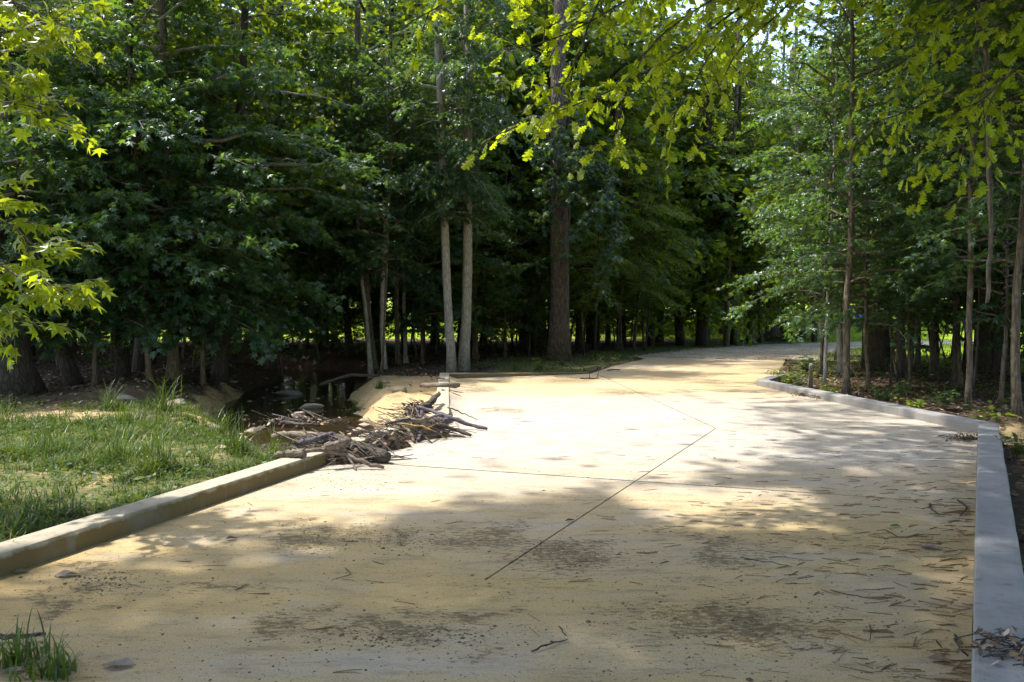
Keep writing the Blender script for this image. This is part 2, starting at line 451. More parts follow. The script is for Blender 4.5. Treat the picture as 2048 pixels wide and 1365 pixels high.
def tz(x, y):
    x = np.asarray(x, float); y = np.asarray(y, float)
    z = -0.05 + 0.045 * vnoise(x, y, 0.9, 3) + 0.02 * vnoise(x, y, 3.5, 4)
    dc = dist_poly(x, y, creek)
    wob = 0.25 * vnoise(x, y, 1.6, 5)
    z = z - 0.95 * (1 - sm(0.7, 2.3, dc + wob)) + (0.05 * vnoise(x, y, 5.0, 6) + 0.03 * vnoise(x, y, 11.0, 8)) * (1 - sm(2.2, 3.4, dc)) * sm(0.6, 1.2, dc)
    z = z + 0.22 * sm(2.2, 3.2, dc) * (1 - sm(3.2, 5.5, dc)) * (x < -6.5) * (y > 17)     # raised far bank of the creek
    do = dist_poly(x, y, outlet)
    z = z - 0.28 * (1 - sm(0.4, 1.6, do))
    # forest floor lies a little under the kerb on the right
    z = z - 0.05 * sm(3.0, 7.0, x) * (1 - sm(24, 32, y))
    far = np.maximum(np.hypot(x, y * 1.0) - 58, 0)
    z = z + np.minimum(far * 0.045, 5.0)
    ds = dist_poly(x, y, slab_poly + [slab_poly[0]])
    ins = in_poly(x, y, slab_poly)
    z = np.where(ins, np.where(ds > 0.12, -0.3, np.minimum(z, -0.12)), z)
    z = np.where((~ins) & (y > 21.5) & (ds < 1.2) & (x > -1.0), z * sm(0.35, 1.2, ds) - 0.012 * (1 - sm(0.35, 1.2, ds)), z)
    dr = dist_poly(x, y, road_mid)
    z = z * sm(2.5, 5.5, dr) + (-0.035) * (1 - sm(2.5, 5.5, dr)) * (~ins) + np.where(ins, -0.3 * (1 - sm(2.5, 5.5, dr)), 0)
    return z

# ------------------------------------------------------------------ ground sheet
xs = np.concatenate([np.linspace(-700, -60, 18)[:-1], np.linspace(-60, -15, 40)[:-1], np.arange(-15, 13, 0.16), np.linspace(13, 60, 50)[1:], np.linspace(60, 700, 18)[1:]])
ys = np.concatenate([np.linspace(-400, -10, 12)[:-1], np.linspace(-10, 3, 16)[:-1], np.arange(3, 38, 0.16), np.linspace(38, 75, 60)[1:], np.linspace(75, 900, 26)[1:]])
GX, GY = np.meshgrid(xs, ys)
GZ = tz(GX, GY)
nx, ny = len(xs), len(ys)
ii = np.arange(ny - 1)[:, None] * nx; jj = np.arange(nx - 1)[None]
quads = np.stack([ii + jj, ii + jj + 1, ii + nx + jj + 1, ii + nx + jj], -1).reshape(-1, 4)
gx, gy = GX.ravel(), GY.ravel()
dcr = dist_poly(gx, gy, creek)
def lerp_x(pts, y): return np.interp(y, [p[1] for p in pts], [p[0] for p in pts])
def grass_density(x, y):
    """0..1 : weedy grass on the flat left of the kerb"""
    lx = np.where(y < L2[1], L0[0] + (L2[0] - L0[0]) * (y - L0[1]) / (L2[1] - L0[1]), -1.5)
    d = sm(0.1, 0.5, lx - x) * sm(-17, -13, x) * (1 - sm(14.8, 17.0, y + 0.5 * vnoise(x, y, 0.8, 9)))
    d = d * sm(0.8, 1.6, dist_poly(x, y, creek))
    bar = np.exp(-(((x + 8.3) / 2.6) ** 2 + ((y - 14.2) / 1.0) ** 2))
    return d * (1 - 0.95 * bar)
def turf_density(x, y):
    """strip of short turf between slab, pine and gravel road, and right verge"""
    a = (x > -0.5) & (x < 30) & (y > 24.5) & (y < 62)
    dr = dist_poly(x, y, road_mid); ds = dist_poly(x, y, slab_poly + [slab_poly[0]])
    d1 = np.where(a, sm(0.1, 0.5, ds) * (1 - sm(2.5, 6.0, np.minimum(ds, np.maximum(dr - 2.5, 0.1)))), 0)
    d1 = d1 * (~in_poly(x, y, slab_poly)) * sm(2.6, 3.4, dr)
    b = np.exp(-(((x - 2.5) / 4.0) ** 2 + ((y - 31) / 5.0) ** 2)) * (~in_poly(x, y, slab_poly)) * sm(2.6, 3.2, dr)
    return np.clip(np.maximum(d1, b * 1.1), 0, 1)
def field_density(x, y):
    r = np.hypot(x, y)
    f = sm(56, 62, r)
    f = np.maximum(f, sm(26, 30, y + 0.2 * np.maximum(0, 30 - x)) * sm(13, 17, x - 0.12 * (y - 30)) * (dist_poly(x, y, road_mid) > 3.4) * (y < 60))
    return f
sand = np.maximum(1 - sm(1.2, 2.9, dcr + 0.3 * vnoise(gx, gy, 2, 12)), 1 - sm(0.7, 2.0, dist_poly(gx, gy, outlet)))
sand = np.maximum(sand, np.exp(-(((gx + 8.3) / 2.6) ** 2 + ((gy - 14.2) / 0.9) ** 2)))
sand = np.maximum(sand, 0.36 * (grass_density(gx, gy) > 0.2))
sand = sand * (1 - 0.75 * sm(21, 25, gy)) * np.where((gx < -5.4) & (gy > 16.5), 0.8, 1.0)
bank = sm(-6.2, -5.0, gx) * (1 - sm(-1.3, -0.6, gx)) * sm(12, 13.5, gy) * (1 - sm(22.5, 24.5, gy))
sand = np.maximum(sand, 0.85 * bank)
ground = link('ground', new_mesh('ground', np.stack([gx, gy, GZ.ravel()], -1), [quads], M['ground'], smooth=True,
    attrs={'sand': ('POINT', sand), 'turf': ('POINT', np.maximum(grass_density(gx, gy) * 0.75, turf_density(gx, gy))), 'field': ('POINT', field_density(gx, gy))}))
tag(ground, 'sandy and leaf-covered forest ground around the concrete crossing', kind='structure')

# ------------------------------------------------------------------ concrete slab, panels with recessed joints
def clip(poly, a, b, off=0.0):
    """keep what lies left of the line a->b, shrunk by off"""
    d = np.array([b[0] - a[0], b[1] - a[1]]); d /= np.linalg.norm(d); n = np.array([-d[1], d[0]])
    s = [(p[0] - a[0]) * n[0] + (p[1] - a[1]) * n[1] - off for p in poly]
    out = []
    for i in range(len(poly)):
        p, q = poly[i], poly[(i + 1) % len(poly)]; sp, sq = s[i], s[(i + 1) % len(poly)]
        if sp >= 0: out.append(np.array(p[:2]))
        if (sp >= 0) != (sq >= 0):
            t = sp / (sp - sq); out.append(np.array(p[:2]) + t * (np.array(q[:2]) - np.array(p[:2])))
    return out
def prism(poly, z0, z1, bev=0.006):
    P = np.array([p[:2] for p in poly]); 
    area = 0.5 * np.sum(P[:, 0] * np.roll(P[:, 1], -1) - np.roll(P[:, 0], -1) * P[:, 1])
    if area < 0: P = P[::-1]
    n = len(P)
    C = P.mean(0)
    nxt = np.roll(P, -1, 0) - P; prv = P - np.roll(P, 1, 0)
    def nrm(e): return np.stack([-e[:, 1], e[:, 0]], -1) / (np.linalg.norm(e, axis=1)[:, None] + 1e-9)
    inn = nrm(nxt) + nrm(prv); inn /= np.linalg.norm(inn, axis=1)[:, None] + 1e-9
    top = P + inn * bev
    V = np.concatenate([np.c_[P, np.full(n, z0)], np.c_[P, np.full(n, z1 - bev)], np.c_[top, np.full(n, z1)]])
    k = np.arange(n); k2 = (k + 1) % n
    q = np.concatenate([np.stack([k, k2, n + k2, n + k], -1), np.stack([n + k, n + k2, 2 * n + k2, 2 * n + k], -1)])
    return V, q, (2 * n + np.arange(n))[None]
base_poly = [p[:2] for p in slab_poly]
V, q, c = prism(base_poly, -0.28, -0.10, 0.01)
slab = link('concrete_slab', new_mesh('concrete_slab', V, [q, c], M['joint']))
tag(slab, 'sand-washed concrete slab of the low water crossing', kind='structure')
JP = gp(1432, 857); J1a = gp(970, 1160); J2a = gp(810, 931); J2b = gp(1900, 1005); J3b = gp(1340, 815)
G = 0.007; G2 = 0.02
# left of J2b->J2a is the camera side
cam_side = clip(base_poly, J2b, J2a, G2)
if not (np.mean([p[1] for p in cam_side]) < J2a[1] + 2):
    J2a, J2b = J2b, J2a
    cam_side = clip(base_poly, J2b, J2a, G2)
far_side = clip(base_poly, J2a, J2b, G2)
dJ2 = (J2b - J2a)
nearest = clip(cam_side, J1a + dJ2, J1a) if np.mean([p[1] for p in clip(cam_side, J1a + dJ2, J1a)]) < np.mean([p[1] for p in clip(cam_side, J1a, J1a + dJ2)]) else clip(cam_side, J1a, J1a + dJ2)
midnear = clip(cam_side, J1a, J1a + dJ2) if np.mean([p[1] for p in clip(cam_side, J1a, J1a + dJ2)]) > np.mean([p[1] for p in nearest]) else clip(cam_side, J1a + dJ2, J1a)
def two(poly, a, b, g): return clip(poly, a, b, g), clip(poly, b, a, g)
panels = [nearest] + list(two(midnear, J1a, JP, G))
f1 = clip(far_side, JP + dJ2, JP); f2 = clip(far_side, JP, JP + dJ2)
if np.mean([p[1] for p in f1]) > np.mean([p[1] for p in f2]): f1, f2 = f2, f1
panels += list(two(f1, J1a, JP, G))
x0, x1 = two(f2, L4, R4, 0.0)
if np.mean([p[1] for p in x0]) > np.mean([p[1] for p in x1]): x0, x1 = x1, x0
panels += list(two(x0, JP, J3b, 0.016)) + [x1]
for p in panels:
    if len(p) < 3: continue
    # drop duplicate corners
    P = [p[0]]
    for c_ in p[1:]:
        if np.linalg.norm(c_ - P[-1]) > 0.003: P.append(c_)
    if np.linalg.norm(P[0] - P[-1]) < 0.003: P.pop()
    V, q, c = prism(P, -0.095, 0.0, 0.002)
    link('slab_panel', new_mesh('slab_panel', V, [q, c], M['slab']), slab)

# ------------------------------------------------------------------ kerbs
def offset_line(pts, w):
    P = np.array([p[:2] for p in pts]); n = len(P); out = []
    for i in range(n):
        ds = []
        if i > 0: ds.append(P[i] - P[i - 1])
        if i < n - 1: ds.append(P[i + 1] - P[i])
        ns = [np.array([-d[1], d[0]]) / np.linalg.norm(d) for d in ds]
        m = sum(ns); m /= np.linalg.norm(m)
        out.append(P[i] + m * w / max(0.35, m @ ns[0]))
    return np.array(out)
def make_kerb(name, pts, heights, side, w, mat, label):
    inn = np.array([p[:2] for p in pts]); out = offset_line(pts, w * side)
    I, O, H = [], [], []
    for k in range(len(pts) - 1):
        L = np.linalg.norm(inn[k + 1] - inn[k]); m = max(2, int(L / 0.22))
        for s in np.linspace(0, 1, m, endpoint=(k == len(pts) - 2)):
            I.append(inn[k] * (1 - s) + inn[k + 1] * s); O.append(out[k] * (1 - s) + out[k + 1] * s); H.append(heights[k] * (1 - s) + heights[k + 1] * s)
    I, O, H = np.array(I), np.array(O), np.array(H); n = len(I)
    def low(a):
        for _ in range(4): a = np.concatenate([a[:1], (a[:-2] + 2 * a[1:-1] + a[2:]) / 4, a[-1:]])
        return a
    H = H + low(rng.normal(0, 0.004, n))
    prof = [(0.0, None, -0.06), (0.012, 'h', -0.028), (0.045, 'h', -0.004), (0.12, 'h', 0.0), (0.88, 'h', 0.0), (0.955, 'h', -0.004), (0.99, 'h', -0.03), (1.0, None, -0.6)]
    V = []
    for s, hk, dz in prof:
        e = I * (1 - s) + O * s + low(rng.normal(0, 0.005, (n, 2))) + rng.normal(0, 0.0008, (n, 2))
        V.append(np.c_[e, (H if hk else 0) + dz * (np.ones(n) if not hk else np.clip(H / 0.14, 0.2, 1))])
    V = np.array(V).transpose(1, 0, 2).reshape(-1, 3); k = len(prof)
    i = np.arange(n - 1)[:, None] * k; j = np.arange(k - 1)[None]
    q = np.stack([i + j, i + j + 1, i + k + j + 1, i + k + j], -1).reshape(-1, 4)
    if side < 0: q = q[:, ::-1]
    caps = np.stack([np.arange(k), (n - 1) * k + np.arange(k)[::-1]])
    o = link(name, new_mesh(name, V, [q, caps], mat, smooth=False))
    me = o.data
    return tag(o, label, 'kerb')
make_kerb('concrete_kerb', [L0, L2, L3, L4], [0.15, 0.15, 0.15, 0.03], 1, 0.27, M['kerb_left'], 'tan stained concrete kerb along the grassy left edge, buried by driftwood')
make_kerb('concrete_kerb', [R0, R2, R3, R4], [0.145, 0.145, 0.145, 0.10], -1, 0.27, M['kerb_right'], 'clean grey concrete kerb with two bends along the right woods')

# sand drifted against the inner face of the far left kerb
n_ = 60; sd_ = np.linspace(0.12, 0.99, n_); dl = (L3 - L2)[:2]; tn = dl / np.linalg.norm(dl); nn = np.array([tn[1], -tn[0]])
wd = 0.30 + 0.10 * np.sin(np.arange(n_) * 0.7) + rng.normal(0, 0.02, n_); hg = 0.105 + 0.02 * np.sin(np.arange(n_) * 0.41) + rng.normal(0, 0.004, n_); hg[0] = hg[-1] = 0.0
V = []
for u_ in np.linspace(0, 1, 7):
    V.append(np.c_[(L2[:2] + np.outer(sd_, dl)) + nn * (wd * u_)[:, None] - nn * 0.002, np.maximum(hg * (1 - u_) ** 1.5, -0.004) - 0.004 * (u_ == 1) + 0.001])
V = np.array(V).reshape(-1, 3); i_ = np.arange(6)[:, None] * n_; j_ = np.arange(n_ - 1)[None]
tag(link('sand_drift', new_mesh('sand_drift', V, [np.stack([i_ + j_, i_ + n_ + j_, i_ + n_ + j_ + 1, i_ + j_ + 1], -1).reshape(-1, 4)], M['slab'], smooth=True)), 'tan sand drifted against the far left kerb', 'sand', kind='stuff')
# ------------------------------------------------------------------ gravel road beyond the slab, creek water
def ribbon(mid, w, z, n=60):
    P = np.array([m[:2] for m in mid]); s = np.r_[0, np.cumsum(np.linalg.norm(np.diff(P, axis=0), axis=1))]
    u = np.linspace(0, s[-1], n); Q = np.stack([np.interp(u, s, P[:, k]) for k in range(2)], -1)
    for _ in range(6): Q[1:-1] = (Q[:-2] + 2 * Q[1:-1] + Q[2:]) / 4
    W = np.interp(u, s, w)
    T = np.gradient(Q, axis=0); T /= np.linalg.norm(T, axis=1)[:, None]; N = np.stack([-T[:, 1], T[:, 0]], -1)
    return Q, W, N
Q, W, N = ribbon(road_mid, road_w, 0, 70)
cols = 9; V = []
for j in range(cols):
    s = -1 + 2 * j / (cols - 1)
    e = Q + N * (W * s)[:, None] + (rng.normal(0, 0.10, (70, 2)) if abs(s) == 1 else 0)
    V.append(np.c_[e, 0.012 + 0.02 * (1 - s * s) - 0.05 * (abs(s) == 1) + rng.normal(0, 0.006, 70)])
V = np.array(V).transpose(1, 0, 2)
V[0, :, :2] = np.array([E3[:2] * (1 - s) + E2[:2] * s for s in np.linspace(0.0, 1.0, cols)]) ; V[0, :, 2] = -0.012; V[0, :, 1] -= 0.05; V[1, :, 2] = 0.012
V = V.reshape(-1, 3)
i = np.arange(69)[:, None] * cols; j = np.arange(cols - 1)[None]
q = np.stack([i + j, i + cols + j, i + cols + j + 1, i + j + 1], -1).reshape(-1, 4)
gr = link('gravel_road', new_mesh('gravel_road', V, [q], M['gravel'], smooth=True))
tag(gr, 'pale gravel road curving right beyond the concrete', kind='structure')
Q, W, N = ribbon([np.array(c) for c in creek], [1.5] * len(creek), 0, 40)
V = np.concatenate([np.c_[Q + N * 1.7, np.full(40, WATER_Z)], np.c_[Q - N * 1.7, np.full(40, WATER_Z)]])
k = np.arange(39)
wt = link('creek_water', new_mesh('creek_water', V, [np.stack([k, 40 + k, 41 + k, k + 1], -1)], M['water'], smooth=True))
tag(wt, 'shallow brown creek water below the sandy bank', kind='structure')

# ------------------------------------------------------------------ leaf geometry
def star_leaf():
    tips = [(-1.9, 0.72), (-0.95, 0.9), (0, 1.0), (0.95, 0.9), (1.9, 0.72)]
    pts = [(0.0, 0.0, 0.0)]
    seq = []
    ang = [t[0] * 1.0 for t in tips]
    out = [(0.02, -0.1)]
    ctr = (0.28, 0.0)
    ring = []
    for i, (a, L) in enumerate(tips):
        ring.append((ctr[0] + 0.72 * L * math.cos(a), 0.72 * L * math.sin(a), -0.12))
        if i < 4:
            am = (a + tips[i + 1][0]) / 2
            ring.append((ctr[0] + 0.27 * math.cos(am), 0.27 * math.sin(am), 0.0))
    ring.append((0.0, 0.0, 0.0))
    v = [(ctr[0], 0, 0.03)] + ring
    n = len(ring)
    return np.array(v), np.array([(0, 1 + k, 1 + (k + 1) % n) for k in range(n)])
def oak_leaf():
    right = [(0.0, 0.012), (0.17, 0.05), (0.21, 0.19), (0.29, 0.23), (0.34, 0.08), (0.41, 0.29), (0.51, 0.36), (0.55, 0.10), (0.66, 0.36), (0.78, 0.37), (0.78, 0.13), (0.90, 0.22), (0.98, 0.13), (1.0, 0.0)]
    v = []; t = []
    n = len(right)
    for x, y in right: v.append((x, 0.0, 0.02 * math.sin(x * 3)))
    for x, y in right: v.append((x, y, -0.25 * y))
    for x, y in right: v.append((x, -y, -0.25 * y))
    for k in range(n - 1):
        t += [(k, k + 1, n + k), (k + 1, n + k + 1, n + k), (k, 2 * n + k, k + 1), (k + 1, 2 * n + k, 2 * n + k + 1)]
    return np.array(v), np.array(t)
def oval_leaf(w=0.27):
    v = [(0, 0, 0), (0.35, w, -0.05), (0.75, w * 0.72, -0.07), (1, 0, -0.08), (0.75, -w * 0.72, -0.07), (0.35, -w, -0.05)]
    return np.array(v), np.array([(0, 3, 2), (0, 2, 1), (0, 4, 3), (0, 5, 4)])
def rhomb_leaf(w=0.38):
    v = [(0, 0, 0), (0.5, w, -0.08), (1, 0, -0.06), (0.5, -w, -0.08)]
    return np.array(v), np.array([(0, 2, 1), (0, 3, 2)])
STAR, OAK, OVAL, RHOMB = star_leaf(), oak_leaf(), oval_leaf(), rhomb_leaf()

def leaf_arrays(shape, pos, d, nrm, size):
    lv, lt = shape
    d = d / (np.linalg.norm(d, axis=1)[:, None] + 1e-9)
    nrm = nrm - (nrm * d).sum(1)[:, None] * d
    nrm /= np.linalg.norm(nrm, axis=1)[:, None] + 1e-9
    sd = np.cross(nrm, d)
    V = pos[:, None] + size[:, None, None] * (lv[None, :, 0:1] * d[:, None] + lv[None, :, 1:2] * sd[:, None] + lv[None, :, 2:3] * nrm[:, None])
    T = lt[None] + (np.arange(len(pos)) * len(lv))[:, None, None]
    return V.reshape(-1, 3), T.reshape(-1, 3), len(lt)
def leaf_mesh(name, shape, pos, d, nrm, size, mat, r):
    V, T, k = leaf_arrays(shape, pos, d, nrm, size)
    var = np.repeat(r.random(len(pos)), k)
    return new_mesh(name, V, [T], mat, attrs={'var': ('FACE', var)})

def spray_leaves(base, tip_dir, length, width_plane, r, spacing=0.06, droop=0.25, jit=0.4):
    """leaves along many straight twigs: base (N,3), tip_dir (N,3) unit, length (N,)"""
    n = np.maximum(2, (length / spacing).astype(int))
    idx = np.repeat(np.arange(len(base)), n)
    k = np.concatenate([np.arange(m) for m in n]) / np.repeat(n, n)
    s = 0.15 + 0.85 * (k + r.random(len(k)) / np.repeat(n, n))
    pos = base[idx] + tip_dir[idx] * (length[idx] * s)[:, None]
    pos[:, 2] -= droop * length[idx] * s * s
    pos += r.normal(0, 0.025, pos.shape)
    side = np.cross(tip_dir[idx], np.array([0, 0, 1.0])); side /= np.linalg.norm(side, axis=1)[:, None] + 1e-9
    sg = np.where(r.random(len(idx)) < 0.5, -1, 1)
    d = tip_dir[idx] * r.uniform(0.2, 1.0, len(idx))[:, None] + side * (sg * r.uniform(0.3, 1.0, len(idx)))[:, None]
    d[:, 2] += r.normal(-0.4, 0.35, len(idx))
    nrm = np.array([0, 0, 1.0]) + r.normal(0, jit, (len(idx), 3))
    return pos, d, nrm

def make_crown(seed, height, base, spread, leaf, size, mat, n_br, twig_step=0.24, spacing=0.075, rise=0.45, profile='cone', limb_mat='bark_brown', keep=None, low_bias=1.0, jit=0.4, twig_len=0.36, cut=None, gaps=0.0):
    r = np.random.default_rng(seed)
    limbs = Geo(); B = []; D = []; Ln = []
    t = (np.arange(n_br) + r.random(n_br)) / n_br
    t = t ** low_bias
    for k in range(n_br):
        u = t[k]
        if profile == 'cone': Lk = spread * (1 - u ** 2.2) * (0.62 + 0.38 * min(1, u * 4))
        elif profile == 'round': Lk = spread * math.sqrt(max(0.02, 1 - (1.7 * u - 0.75) ** 2))
        else: Lk = spread * (0.65 + 0.35 * math.sin(u * 3))
        Lk = Lk * r.choice([0.35, 0.6, 0.85, 1.05, 1.3]) * r.uniform(0.85, 1.15) + 0.25
        az = k * 2.399 + r.normal(0, 0.35)
        h0 = base + (height - base) * u * 0.97
        e = rise * r.uniform(0.5, 1.3) * (0.5 + 0.9 * u)
        s = np.linspace(0, 1, 7)
        bend = r.normal(0, 0.22)
        x = Lk * s
        P = np.stack([x * np.cos(az + bend * s), x * np.sin(az + bend * s), h0 + Lk * (e * s - (0.27 + 0.2 * (1 - u)) * s * s)], -1)
        P[1:] += r.normal(0, 0.03 * Lk, (6, 3)) * 0.5
        if cut is None or cut(P, r).mean() > 0.6: tube(limbs, P, np.linspace(0.013 * Lk + 0.006, 0.004, 7), 4, 0, r, cap=False)
        m = max(3, int(Lk / twig_step * 2))
        for q_ in range(m):
            ss = 0.18 + 0.82 * (q_ + r.random()) / m
            f = ss * 6; i0 = min(5, int(f)); w = f - i0
            p = P[i0] * (1 - w) + P[i0 + 1] * w; tg = P[i0 + 1] - P[i0]; tg /= np.linalg.norm(tg)
            sd = np.array([-tg[1], tg[0], 0.0]) * (1 if q_ % 2 else -1)
            dd = tg * r.uniform(0.5, 1.0) + sd * r.uniform(0.5, 1.1) + np.array([0, 0, r.normal(0.05, 0.2)])
            B.append(p); D.append(dd / np.linalg.norm(dd)); Ln.append(max(0.2, Lk * twig_len * (1.15 - 0.75 * ss)) * r.uniform(0.6, 1.25))
        B.append(P[4]); D.append((P[6] - P[4]) / np.linalg.norm(P[6] - P[4])); Ln.append(np.linalg.norm(P[6] - P[4]) * 1.15)
    pos, d, nrm = spray_leaves(np.array(B), np.array(D), np.array(Ln), None, r, spacing, 0.2, jit)
    sz = size * r.uniform(0.6, 1.2, len(pos))
    if gaps:
        q = pos * (2.4 / spread)
        nz = vnoise(q[:, 0] + 0.6 * q[:, 2], q[:, 1] - 0.5 * q[:, 2], 0.9, seed) + vnoise(q[:, 2], q[:, 0] - q[:, 1], 0.8, seed + 7)
        kp = nz + r.normal(0, 0.12, len(pos)) > -gaps
        pos, d, nrm, sz = pos[kp], d[kp], nrm[kp], sz[kp]
    if cut is not None:
        kp = cut(pos, r); pos, d, nrm, sz = pos[kp], d[kp], nrm[kp], sz[kp]
    V, T, k = leaf_arrays(leaf, pos, d, nrm, sz)
    lv = limbs.verts(); lq = np.concatenate(limbs.q) + len(V)
    var = np.concatenate([np.repeat(r.random(len(pos)), k), np.zeros(len(lq))])
    return new_mesh('crown', np.concatenate([V, lv]), [T, lq], [M[mat], M[limb_mat]], mat_idx=np.r_[np.zeros(len(T)), np.ones(len(lq))], attrs={'var': ('FACE', var)})

# crowns shared by many trees
CR = {}
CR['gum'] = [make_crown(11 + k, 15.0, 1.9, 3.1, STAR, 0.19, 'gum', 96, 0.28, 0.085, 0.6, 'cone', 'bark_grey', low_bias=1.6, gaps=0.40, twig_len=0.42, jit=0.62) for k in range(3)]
CR['gumlow'] = [make_crown(21 + k, 7.5, 1.0, 2.5, STAR, 0.19, 'gum', 58, 0.28, 0.082, 0.6, 'cone', 'bark_brown', low_bias=1.2, gaps=0.42, twig_len=0.42, jit=0.62) for k in range(2)]
CR['slim'] = [make_crown(31 + k, 9.0, 2.2, 1.5, STAR, 0.13, 'gum', 44, 0.2, 0.075, 0.6, 'column', 'bark_brown') for k in range(2)]
CR['fine'] = [make_crown(41 + k, 10.0, 2.0, 2.3, OVAL, 0.085, 'fine', 46, 0.16, 0.042, 0.35, 'cone', 'bark_brown', jit=0.3, low_bias=1.2) for k in range(2)]
CR['far'] = [make_crown(51 + k, 16.0, 2.6, 3.3, RHOMB, 0.25, 'far', 72, 0.34, 0.11, 0.6, 'cone', 'bark_dark', jit=0.75, low_bias=1.5, gaps=0.55, twig_len=0.44) for k in range(3)]
CR['bush'] = [make_crown(61 + k, 3.2, 0.5, 1.2, RHOMB, 0.12, 'far', 22, 0.2, 0.08, 0.6, 'round', 'bark_dark', jit=0.5) for k in range(2)]

# ------------------------------------------------------------------ trees
BARK = {'grey': 'bark_grey', 'brown': 'bark_brown', 'dark': 'bark_dark', 'pine': 'bark_pine'}
def trunk_mesh(path, r0, r1, mat, sides=10, flare=0.6, rough=0.03, n=22, r=rng):
    P = smooth_path(path, n, 0.0, r)
    P[1:] += np.cumsum(r.normal(0, 0.012, (n - 1, 3)) * np.array([1, 1, 0]), axis=0)
    s = np.linspace(0, 1, n)
    hz = P[:, 2] - P[0, 2]
    R = (r0 * (1 - s) + r1 * s) + flare * r0 * np.exp(-hz / (r0 * 2.2 + 0.05))
    g = Geo(); tube(g, P, R, sides, rough, r)
    return g.mesh('trunk', M[mat])
def tree(name, base, top, r0, r1, bark, crown, label, group=None, cat='tree', crown_scale=1.0, rz=None, mids=(), sides=10, sx=1.0, crown_dz=0.0, r=rng, flare=0.6):
    """base, top world points; trunk follows base->mids->top"""
    base = np.array(base, float); base[2] = float(tz(base[0], base[1])) - 0.06
    top = np.array(top, float)
    root = empty(name, base)
    path = [np.zeros(3)] + [np.array(m) - base for m in mids] + [top - base]
    link('trunk', trunk_mesh(path, r0, r1, BARK[bark], sides, flare, r=r), root)
    if crown is not None:
        cm = crown
        ax = (top - base); lean = ax[:2] / max(ax[2], 0.1)
        c = link('crown', cm, root)
        a = r.uniform(0, 2 * PI) if rz is None else rz
        from mathutils import Matrix
        S = Matrix(((crown_scale * sx * 1.0, 0, 0, 0), (0, crown_scale * sx, 0, 0), (0, 0, crown_scale, 0), (0, 0, 0, 1)))
        Rz = Matrix.Rotation(a, 4, 'Z')
        tilt = Vector((0, 0, 1)).rotation_difference(Vector((lean[0], lean[1], 1)).normalized()).to_matrix().to_4x4()
        mtx = Matrix.Translation((0, 0, crown_dz)) @ tilt @ Rz @ S
        c.matrix_basis = mtx
    return tag(root, label, cat, group)

def px_tree(name, base_px, pts_px, depth, r0, r1, bark, crown, label, group=None, top_h=14.0, **k):
    b = at(*base_px, depth); b[2] = 0
    mids = [at(px, py, depth) for px, py in pts_px]
    last = mids[-1]; prev = mids[-2] if len(mids) > 1 else b
    dirv = last - prev; dirv /= max(dirv[2], 0.1)
    top = last + dirv * max(0.3, top_h - last[2]) * 0.6
    top[2] = max(top_h, last[2] + 0.3)
    return tree(name, b, top, r0, r1, bark, crown, label, group, mids=mids, **k)

def dep(py): return gp(1024, py)[1]
g = CR['gum']; sl = CR['slim']; fi = CR['fine']; fa = CR['far']
EXPL = [(2.0, 33.2)]
def reg(o): EXPL.append((o.location[0], o.location[1])); return o

CR['high'] = make_crown(91, 27.0, 19.0, 4.2, RHOMB, 0.3, 'far', 40, 0.36, 0.13, 0.4, 'round', 'bark_brown', jit=0.5)
# the tall pine and its neighbours
pine = reg(px_tree('pine_tree', (1118, 718), [(1121, 560), (1122, 400), (1117, 240), (1126, 30)], dep(718), 0.37, 0.17, 'pine', CR['high'],
    'tall reddish pine with thick plated trunk standing alone left of the road', top_h=24, sides=20, flare=0.32))
reg(px_tree('sweetgum_tree', (904, 742), [(893, 520), (888, 380), (884, 200), (872, 0)], dep(741), 0.145, 0.07, 'grey', g[0],
    'left trunk of the pale grey twin trees at the kerb corner', top_h=16, crown_dz=3.0, crown_scale=0.92, sx=0.66, flare=0.25))
reg(px_tree('sweetgum_tree', (928, 738), [(934, 560), (934, 380), (941, 200), (934, 0)], dep(738), 0.17, 0.08, 'grey', g[1],
    'right thicker trunk of the pale grey twin trees at the kerb corner', top_h=17, crown_dz=3.3, crown_scale=0.95, sx=0.66, flare=0.3))
reg(px_tree('understory_tree', (951, 712), [(948, 560), (955, 400)], dep(716), 0.11, 0.05, 'brown', fi[0],
    'slim brown tree with feathery leaves just right of the twin trunks', top_h=10, crown_scale=1.0))
reg(px_tree('sweetgum_tree', (748, 742), [(728, 560), (713, 350), (712, 200)], 27.0, 0.15, 0.07, 'brown', g[2],
    'brown trunk leaning left over the creek bank', top_h=15, crown_dz=1.6, sx=0.8))
reg(px_tree('sapling_tree', (744, 745), [(736, 660), (726, 570)], 26.4, 0.07, 0.03, 'grey', sl[0],
    'thin pale sapling hugging the leaning brown trunk by the creek', top_h=8, crown_dz=0.8))
reg(px_tree('sapling_tree', (768, 738), [(764, 600), (771, 480), (776, 300)], 26.0, 0.085, 0.035, 'grey', sl[1],
    'thin pale curved sapling on the creek bank, right of the leaning trunk', top_h=10, crown_dz=1.2))
reg(px_tree('understory_tree', (797, 720), [(796, 560), (798, 400)], 29.0, 0.09, 0.05, 'brown', sl[0], 'straight brown tree behind the creek bank saplings', top_h=11, crown_dz=1.0, crown_scale=1.1))
reg(px_tree('understory_tree', (812, 718), [(806, 560), (808, 420)], 30.0, 0.07, 0.04, 'grey', sl[1], 'thin pale trunk between the creek saplings and the twin trees', top_h=10, crown_dz=1.0))
